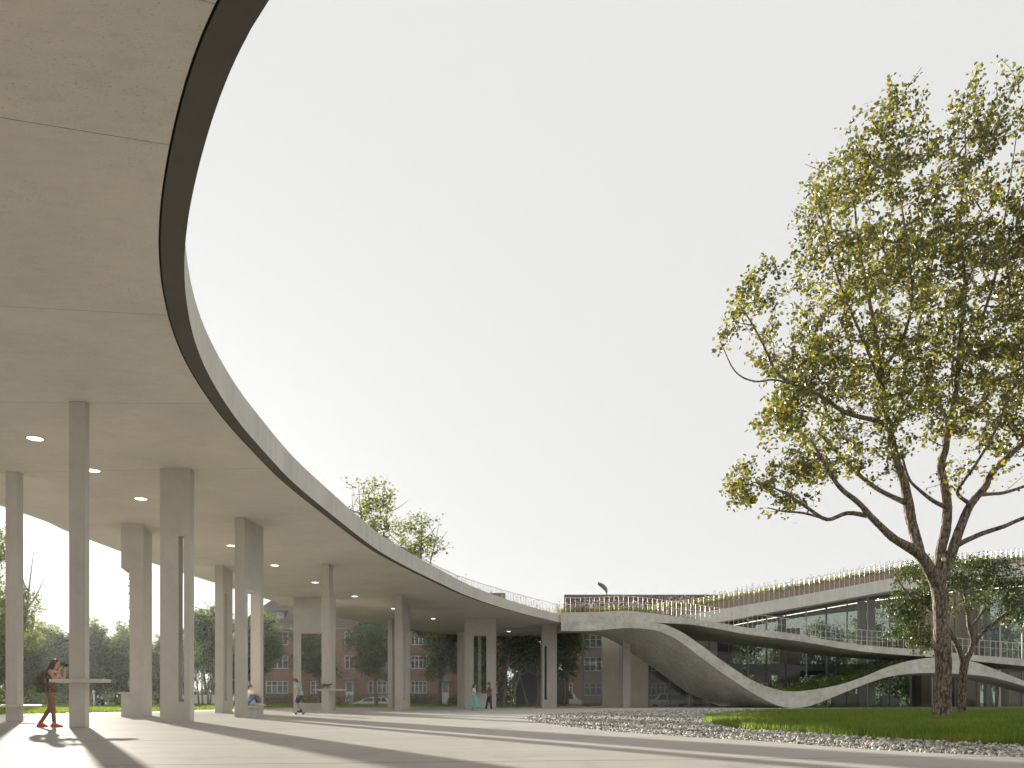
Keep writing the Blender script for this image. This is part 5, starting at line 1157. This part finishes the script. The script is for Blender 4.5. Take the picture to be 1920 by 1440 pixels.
def shoes(p, mat, h=.05):
    j, k = p['j'], p['k']
    for s in 'lr':
        m = MB(); a, t = j['a'+s], j['t'+s]; d = t-a; d.z = 0; d.normalize(); q = a.copy(); q.z = t.z
        m.tube([q - d*.05*k + V3(0,0,.012), q + d*.06*k + V3(0,0,.012), t + d*.02], [.046*k, .048*k, .036*k], 10, side=d.cross(V3(0,0,1)), flat=[1.05,.95,.8], round_end=True); m.tube([q + V3(0,0,.02), a + V3(0,0,.02)], [.05*k, .048*k], 10, round_end=True)
        bake(m, 'shoe', mat, p['o'], p['vx'])
def hair(p, mat, long_=0.0, back=(-.03, 0)):
    m = MB(); k, H, up, fw, lf = p['k'], p['H'], p['up'], p['fw'], p['lf']
    m.ball(H + up*.045*k - fw*.022*k, (.104*k, .090*k, .098*k), 14, 10, rot=p['rot3']); m.ball(H - fw*.055*k, (.06*k, .082*k, .10*k), 12, 8, rot=p['rot3'])
    if long_:
        b = H - fw*.06*k; m.tube([b + up*.05, b - up*.06 - fw*.01, b - up*long_*.6 - fw*.045, b - up*long_ - fw*.03], [.085*k, .092*k, .085*k, .035*k], 12, side=lf, flat=[.75,.6,.5,.5], round_end=True)
        for s in (-1, 1): c = H + lf*s*.07*k; m.tube([c + up*.05, c - up*.06 + fw*.01, c - up*long_*.7 + fw*.0], [.035*k, .038*k, .02*k], 8, round_end=True)
    return bake(m, 'hair', mat, p['o'], p['vx'])
def local_obj(mb, name, mats, o, smooth=False):
    return link_mesh(name, mb.mesh(name), mats, o, smooth)

# the photographer
pw_ = GR(97, 1363.3)
ph = person(pw_, R(8), 'woman with long dark hair, patterned top and orange shoes raising a camera', dict(pelvis=(-.02,0,.86), waist=(-.02,0,1.02), chest=(0,0,1.19), neck=(.02,0,1.34), head=(.07,0,1.475), face=(1,0,-.08),
    sl=(.02,.15,1.30), sr=(.02,-.15,1.30), el=(.20,.19,1.10), er=(.17,-.20,1.09), wl=(.27,.07,1.385), wr=(.20,-.10,1.37), hl=(.3,-.35,.5), hr=(.5,.3,.6), ul=(-1,0,0), ur=(-1,0,0),
    hlp=(-.03,.085,.83), hrp=(-.01,-.085,.83), kl=(-.06,.085,.46), kr=(.06,-.085,.46), al=(-.28,.09,.10), ar=(.09,-.09,.07), tl=(-.17,.10,.02), tr=(.24,-.10,.02)), M['skin'], 1.0, .009, True, .7)
top(ph, M['floral'], 0, .06, 'tank_top', .014); legs(ph, M['tights'], 1.95, 'tights', .004); shoes(ph, M['rim_shoe']); hair(ph, M['hair_dark'], .34)
bp = thing('backpack', pw_ + Vector((-.24, 0, .9)), 'weathered olive backpack on the photographer\'s back', 'backpack'); bp.rotation_euler = (0, 0, R(8)); bp.scale = (.72, .78, .82); m = MB()
m.tube([(-.02,0,.02),(-.05,0,.12),(-.06,0,.30),(-.01,0,.44),(.05,0,.50)], [.15,.185,.18,.15,.08], 14, side=(0,1,0), flat=[.7,.72,.7,.62,.5], round_end=True); m.ball((-.155,0,.15), (.06,.12,.11), 12, 9)
bake(m, 'bag', M['canvas'], bp, .012); local_obj(MB().tube([(-.1,-.14,.33),(-.02,0,.36),(-.1,.14,.33)], .018, 8), 'strap', M['dark'], bp, True); local_obj(MB().tube([(-.06,-.12,-.03),(-.06,.12,-.03)], .06, 10, round_end=True), 'bed_roll', M['black_cloth'], bp, True)
for s in (-1, 1): local_obj(MB().tube([(.02,s*.09,.47),(.17,s*.105,.505),(.27,s*.10,.42),(.30,s*.11,.28),(.17,s*.15,.12),(.03,s*.13,.08)], .018, 8, side=(0,1,0)), 'shoulder_strap', M['canvas'], bp, True)
cm = thing('camera', pw_ + Matrix.Rotation(R(8), 3, 'Z') @ Vector((.27,-.01,1.46)), 'black camera held at the woman\'s eye', 'camera'); cm.rotation_euler = (0, 0, R(8))
local_obj(MB().box(-.035,.035,-.065,.065,-.045,.04).box(-.03,.03,-.025,.025,.041,.065), 'camera_body', M['dark'], cm); local_obj(MB().lathe([(.001,0),(.034,0),(.034,.06),(.04,.062),(.04,.10),(.03,.10),(.001,.098)], (0,0,0), 18), 'lens', M['black_cloth'], cm, True).rotation_euler = (0, R(90), 0)

# the skateboarder
Yb = 38.5; bpos = Vector(((562-CU)/FPX*Yb, Yb, 0))
pb_ = person(bpos + Vector((0,0,.115)), math.pi - R(6), 'boy in cap, mint T-shirt and dark shorts riding a skateboard', dict(pelvis=(-.02,0,.78), waist=(.02,0,.95), chest=(.06,0,1.14), neck=(.12,0,1.29), head=(.19,0,1.40), face=(1,.2,-.15), sl=(.05,.16,1.25), sr=(.09,-.16,1.25), el=(-.05,.24,1.0), er=(.05,-.26,1.0), wl=(-.01,.22,.76), wr=(.02,-.24,.77),
    hlp=(-.02,.085,.75), hrp=(-.02,-.085,.75), kl=(.10,.10,.42), kr=(.14,-.10,.43), al=(-.06,.07,.08), ar=(-.02,-.08,.08), tl=(.05,.10,.02), tr=(.14,-.14,.02)), M['skin'], .97, .011)
top(pb_, M['mint_shirt'], .62, .05, 'shirt', .03); legs(pb_, M['navy'], .96, 'shorts', .03); shoes(pb_, M['black_cloth']); hair(pb_, M['hair_dark'])
m = MB(); H, fw, up = pb_['H'], pb_['fw'], pb_['up']; m.ball(H + up*.06 - fw*.01, (.108,.095,.088), 14, 9, rot=pb_['rot3']); m.ball(H + fw*.13 + up*.045, (.085,.07,.014), 12, 6, rot=pb_['rot3']); bake(m, 'cap', M['grey_cap'], pb_['o'], .011)
sb = thing('skateboard', bpos, 'black skateboard under the boy\'s feet', 'skateboard'); sb.rotation_euler = (0, 0, math.pi - R(6)); sb.scale = (.76, .85, 1); m = MB(); n_ = 14
for k in range(n_):
    def e(t): x = lerp(-.40,.40,t); return x, .10*min(1,math.sqrt(max(.05,1-abs(2*t-1)**6))), .098 + max(0, abs(x)-.29)*.35
    xa, wa, za = e(k/n_); xb, wb_, zb_ = e((k+1)/n_); m.hexa([(xa,-wa,za-.012),(xb,-wb_,zb_-.012),(xb,wb_,zb_-.012),(xa,wa,za-.012),(xa,-wa,za),(xb,-wb_,zb_),(xb,wb_,zb_),(xa,wa,za)])
local_obj(m, 'deck', M['black_cloth'], sb)
for x in (-.22, .22):
    local_obj(MB().box(x-.02,x+.02,-.06,.06,.045,.085), 'truck', M['alloy'], sb)
    for y in (-.085, .085): local_obj(MB().tube([(x,y-.018,.034),(x,y+.018,.034)], .034, 14), 'wheel', M['dark'], sb)

# the man sitting in the column opening
C = COL['F']; o_, Mp, dl, dbk, a, b = C; tt = lambda u: t_at(C, u)
sp = Mp + dl*a*.5 + dbk*lerp(tt(464.5), tt(488), .56) + Vector((0, 0, .40)); ang = math.atan2(dbk.y, dbk.x)
ps = person(sp, ang - R(48), 'man in white T-shirt and jeans sitting knees up in a column opening', dict(pelvis=(-.22,0,.12), waist=(-.20,0,.28), chest=(-.12,0,.46), neck=(-.05,0,.60), head=(.0,0,.72), face=(1,-.15,-.1), sl=(-.09,.17,.55), sr=(-.09,-.17,.55), el=(.17,.20,.47), er=(.17,-.20,.47), wl=(.40,.07,.40), wr=(.40,-.06,.36), hl=(.5,0,-.7), hr=(.5,0,-.8),
    hlp=(-.20,.09,.12), hrp=(-.20,-.09,.12), kl=(.18,.10,.46), kr=(.22,-.10,.44), al=(.36,.09,.09), ar=(.40,-.09,.09), tl=(.52,.09,.03), tr=(.56,-.10,.03)), M['skin_pale'], .95, .011)
top(ps, M['white_cloth'], .6, .0, 'shirt', .022); legs(ps, M['denim'], 1.85, 'trousers', .02); shoes(ps, M['cream_shoe']); hair(ps, M['hair_brown'])
sk2 = thing('skateboard', sp + dl*.05 + dbk*(-.28) + Vector((0,0,0)), 'skateboard lying under the seated man in the column opening', 'skateboard'); sk2.rotation_euler = (0, 0, ang + math.pi/2)
for ch in sb.children: copy_tree(ch, sk2)
ps['o'].location += Vector((0, 0, .012)); sk2.location += dbk*(.62) + dl*.10; sk2.scale = (.5, .7, .7)

# the couple at the counter
Yc = 53.5; cwp = Vector(((888.5-CU)/FPX*Yc, Yc, 0)); cmp_ = Vector(((917.5-CU)/FPX*Yc, Yc, 0))
pc = person(cwp, R(-12), 'woman in a long teal skirt with long brown hair at the counter', dict(pelvis=(0,0,.92), waist=(0,0,1.08), chest=(.0,0,1.26), neck=(.01,0,1.40), head=(.03,0,1.535), face=(1,.1,-.1), sl=(.01,.16,1.36), sr=(.01,-.16,1.36), el=(.05,.22,1.10), er=(.05,-.22,1.10), wl=(.28,.12,1.12), wr=(.30,-.10,1.14),
    hlp=(0,.09,.88), hrp=(0,-.09,.88), kl=(-.02,.09,.48), kr=(.10,-.09,.48), al=(-.10,.09,.085), ar=(.16,-.09,.08), tl=(.05,.10,.02), tr=(.32,-.10,.02)), M['skin_pale'], 1.0, .012, True)
top(pc, M['white_cloth'], .6, -.04, 'blouse', .02); shoes(pc, M['cream_shoe']); hair(pc, M['hair_brown'], .40); m = MB(); nn_ = 36; prof = [(.15,1.06),(.165,1.0),(.19,.9),(.23,.7),(.28,.45),(.31,.30),(.315,.22)]
for (r0, z0), (r1, z1) in zip(prof, prof[1:]):
    for q in range(nn_):
        def pt(r, z, q): t = 2*math.pi*q/nn_; r2 = r*(1 + .09*math.sin(9*t)*(1.06-z)); return (r2*math.cos(t)*(.85+.45*(1.06-z)) + .12*(1.06-z), r2*math.sin(t), z)
        m.quad(pt(r1,z1,q), pt(r1,z1,q+1), pt(r0,z0,q+1), pt(r0,z0,q))
local_obj(m, 'skirt', M['teal_skirt'], pc['o'], True)
pm_ = person(cmp_, math.pi + R(10), 'man in a red plaid shirt and black trousers facing the woman in teal', dict(pelvis=(-.02,0,.96), waist=(-.02,0,1.13), chest=(-.02,0,1.34), neck=(.01,0,1.50), head=(.05,0,1.645), face=(1,.05,-.1), sl=(-.02,.19,1.45), sr=(-.02,-.19,1.45), el=(-.04,.27,1.17), er=(.06,-.26,1.18), wl=(.18,.20,1.09), wr=(.30,-.16,1.19),
    hlp=(-.02,.10,.92), hrp=(-.02,-.10,.92), kl=(-.06,.11,.50), kr=(.12,-.11,.50), al=(-.12,.11,.09), ar=(.20,-.12,.09), tl=(.02,.14,.02), tr=(.36,-.15,.02)), M['skin_pale'], 1.04, .012)
top(pm_, M['plaid'], 1.85, .12, 'shirt', .03); legs(pm_, M['black_cloth'], 1.95, 'trousers', .018); shoes(pm_, M['cream_shoe']); hair(pm_, M['hair_dark'])
lt = thing('laptop', cmp_ + Vector((-.52, .02, 1.17)), 'open black laptop held by the man in plaid', 'laptop'); local_obj(MB().box(-.16,.13,-.11,.11,0,.014), 'base', M['dark'], lt); local_obj(MB().hexa([(-.17,-.11,.014),(-.158,-.11,.014),(-.158,.11,.014),(-.17,.11,.014),(-.23,-.11,.20),(-.22,-.11,.20),(-.22,.11,.20),(-.23,.11,.20)]), 'lid', M['dark'], lt)

# the child with the kite on the roof
kz = 8.10; kc = Vector(((1108-CU)/FPX*74.7, 74.7, kz))
pk = person(kc, R(100), 'child in white shirt and red shorts with raised arms on the roof', dict(pelvis=(0,0,.60), waist=(0,0,.72), chest=(0,0,.88), neck=(0,0,1.0), head=(.0,0,1.13), face=(1,0,.2), sl=(0,.14,.97), sr=(0,-.14,.97), el=(.06,.24,1.08), er=(.08,-.20,1.12), wl=(.12,.17,1.26), wr=(.1,-.22,1.38),
    hlp=(0,.075,.57), hrp=(0,-.075,.57), kl=(.03,.08,.32), kr=(-.02,-.08,.32), al=(0,.08,.07), ar=(-.03,-.08,.07), tl=(.12,.09,.02), tr=(.1,-.09,.02)), M['skin'], .85, .013)
top(pk, M['white_cloth'], .6, .02, 'shirt', .03); legs(pk, M['red_shorts'], .85, 'shorts', .03); shoes(pk, M['white_cloth']); hair(pk, M['hair_brown'])
def kite_mat():
    k = N('kite_cloth'); x = k.n('SeparateXYZ'); k.l(k.obj(), x.inputs[0]); mr = k.n('MapRange'); k.l(x.outputs[2], mr.inputs[0]); mr.inputs[1].default_value = -1.0; mr.inputs[2].default_value = 0.55
    c = k.ramp(mr.outputs[0], [(0,(.03,.02,.02)),(.2,(.12,.03,.02)),(.35,(.13,.12,.02)),(.55,(.09,.16,.03)),(.75,(.03,.15,.07)),(.88,(.02,.08,.12)),(1,(.01,.02,.09))]); k.bsdf(c, .6); return k.m
kt_ = thing('kite', W(1128, 1102, 75.4), 'curved blue and green streamer kite flying above the child', 'kite'); m = MB(); mid = [(-.33,.38),(-.18,.34),(.0,.22),(.20,.04),(.36,-.18),(.43,-.38),(.47,-.60),(.56,-.82),(.66,-1.0)]; hwid = [.13,.16,.18,.20,.17,.09,.035,.025,.012]
top_ = spline([Vector((x, 0, z)) for x, z in mid], 40)
for k in range(39):
    def pr(k): t = k/39*8; i = min(int(t), 7); return lerp(hwid[i], hwid[i+1], t-i)
    a_, b_ = top_[k], top_[k+1]; d = (top_[min(k+2,39)] - top_[max(k-1,0)]).normalized(); n2 = Vector((-d.z, 0, d.x))*-1; e0, e1 = n2*pr(k), n2*pr(k+1); y = lambda k: Vector((0, .10*math.sin(k*.25), 0)); th = Vector((0, .012, 0))
    m.hexa([a_-e0+y(k), b_-e1+y(k+1), b_-e1+y(k+1)+th, a_-e0+y(k)+th, a_+e0+y(k)-th*3, b_+e1+y(k+1)-th*3, b_+e1+y(k+1)-th*2, a_+e0+y(k)-th*2])
local_obj(m, 'sail', kite_mat(), kt_, True)

# someone sitting on the far lawn
lp = Vector(((190-CU)/FPX*72, 72, .10)); pl_ = person(lp, R(160), 'person in a dark top sitting on the far lawn by the wood', dict(pelvis=(-.10,0,.13), waist=(-.12,0,.30), chest=(-.10,0,.48), neck=(-.06,0,.62), head=(-.02,0,.75), face=(.7,.7,0), sl=(-.09,.17,.57), sr=(-.09,-.17,.57), el=(.05,.24,.36), er=(.05,-.24,.36), wl=(.25,.12,.40), wr=(.25,-.12,.40),
    hlp=(-.08,.09,.13), hrp=(-.08,-.09,.13), kl=(.28,.12,.42), kr=(.32,-.12,.40), al=(.45,.11,.08), ar=(.55,-.11,.08), tl=(.58,.12,.03), tr=(.68,-.12,.03)), M['skin_pale'], 1.0, .016)
top(pl_, M['black_cloth'], 1.7, 0, 'jacket', .03); legs(pl_, M['denim'], 1.9, 'trousers', .02); shoes(pl_, M['white_cloth']); hair(pl_, plain('fair_hair', (.42,.27,.2), .6))
bl = thing('garden_post', ((176-CU)/FPX*70, 70, .05), 'slim pale post with a rounded top on the lawn by the high-table column', 'post'); local_obj(MB().tube([(0,0,0),(0.02,0,.7),(-.02,0,1.25)], [.07,.06,.055], 10), 'shaft', M['white'], bl, True); local_obj(MB().ball((-.03,0,1.33), (.11,.11,.10)), 'cap', M['white'], bl, True)

# the cat on the high table
C = COL['H']; cz = 1.20; cb = C[1] + C[2]*s_at(C, 613) + Vector((0, -.10, cz)); ct = thing('cat', cb, 'tabby cat walking along the high table on a column', 'cat'); m = MB()
m.tube([(-.20,0,.205),(-.13,0,.215),(-.02,0,.195),(.09,0,.205),(.15,0,.225)], [.045,.062,.064,.060,.042], 12, round_end=True); m.tube([(.14,0,.225),(.20,0,.235)], [.040,.034], 10); m.ball((.235,0,.24), (.050,.040,.040), 12, 9); m.ball((.272,0,.228), (.022,.020,.016), 8, 6)
for s in (-1, 1): m.tube([(.222,s*.024,.265),(.222,s*.03,.302)], [.017,.003], 6)
m.tube([(-.21,0,.21),(-.29,0,.165),(-.37,0,.115),(-.45,0,.105),(-.50,0,.12)], [.020,.018,.016,.014,.010], 8, round_end=True)
for (x, y, dx) in ((.11,.035,.08),(.09,-.035,-.03)): m.tube([(x,y,.20),(x+dx*.4,y,.12),(x+dx,y,.055),(x+dx+.012,y,.016),(x+dx+.035,y,.014)], [.032,.022,.015,.014,.013], 8, round_end=True)
for (x, y, dx) in ((-.17,.035,-.06),(-.15,-.035,.05)): m.tube([(x,y,.20),(x+.045+dx*.3,y,.135),(x-.03+dx,y,.075),(x-.015+dx,y,.016),(x+.02+dx,y,.014)], [.045,.033,.016,.014,.013], 8, round_end=True)
def tabby():
    k = N('tabby_fur'); wv = k.n('TexWave'); wv.inputs['Scale'].default_value = 7; wv.inputs['Distortion'].default_value = 5; k.l(k.obj(), wv.inputs['Vector']); k.bsdf(k.ramp(wv.outputs['Fac'], [(.25,(.035,.024,.015)),(.6,(.12,.075,.038)),(1,(.20,.13,.07))]), .8, spec=.2); return k.m
bake(m, 'body', tabby(), ct, .006)

# ------------------------------------------------------------------ the hazy air
hm = bpy.data.materials.new('haze_air'); hm.use_nodes = True; ht = hm.node_tree; ht.nodes.clear(); ho = ht.nodes.new('ShaderNodeOutputMaterial'); pv = ht.nodes.new('ShaderNodeVolumePrincipled')
pv.inputs['Color'].default_value = (0.90, 0.94, 0.99, 1); pv.inputs['Density'].default_value = 0.0002; pv.inputs['Anisotropy'].default_value = 0.45; ht.links.new(pv.outputs[0], ho.inputs['Volume'])
tag(MB().box(-430, 430, -70, 430, -1.5, 32).build('haze', hm), kind='stuff')
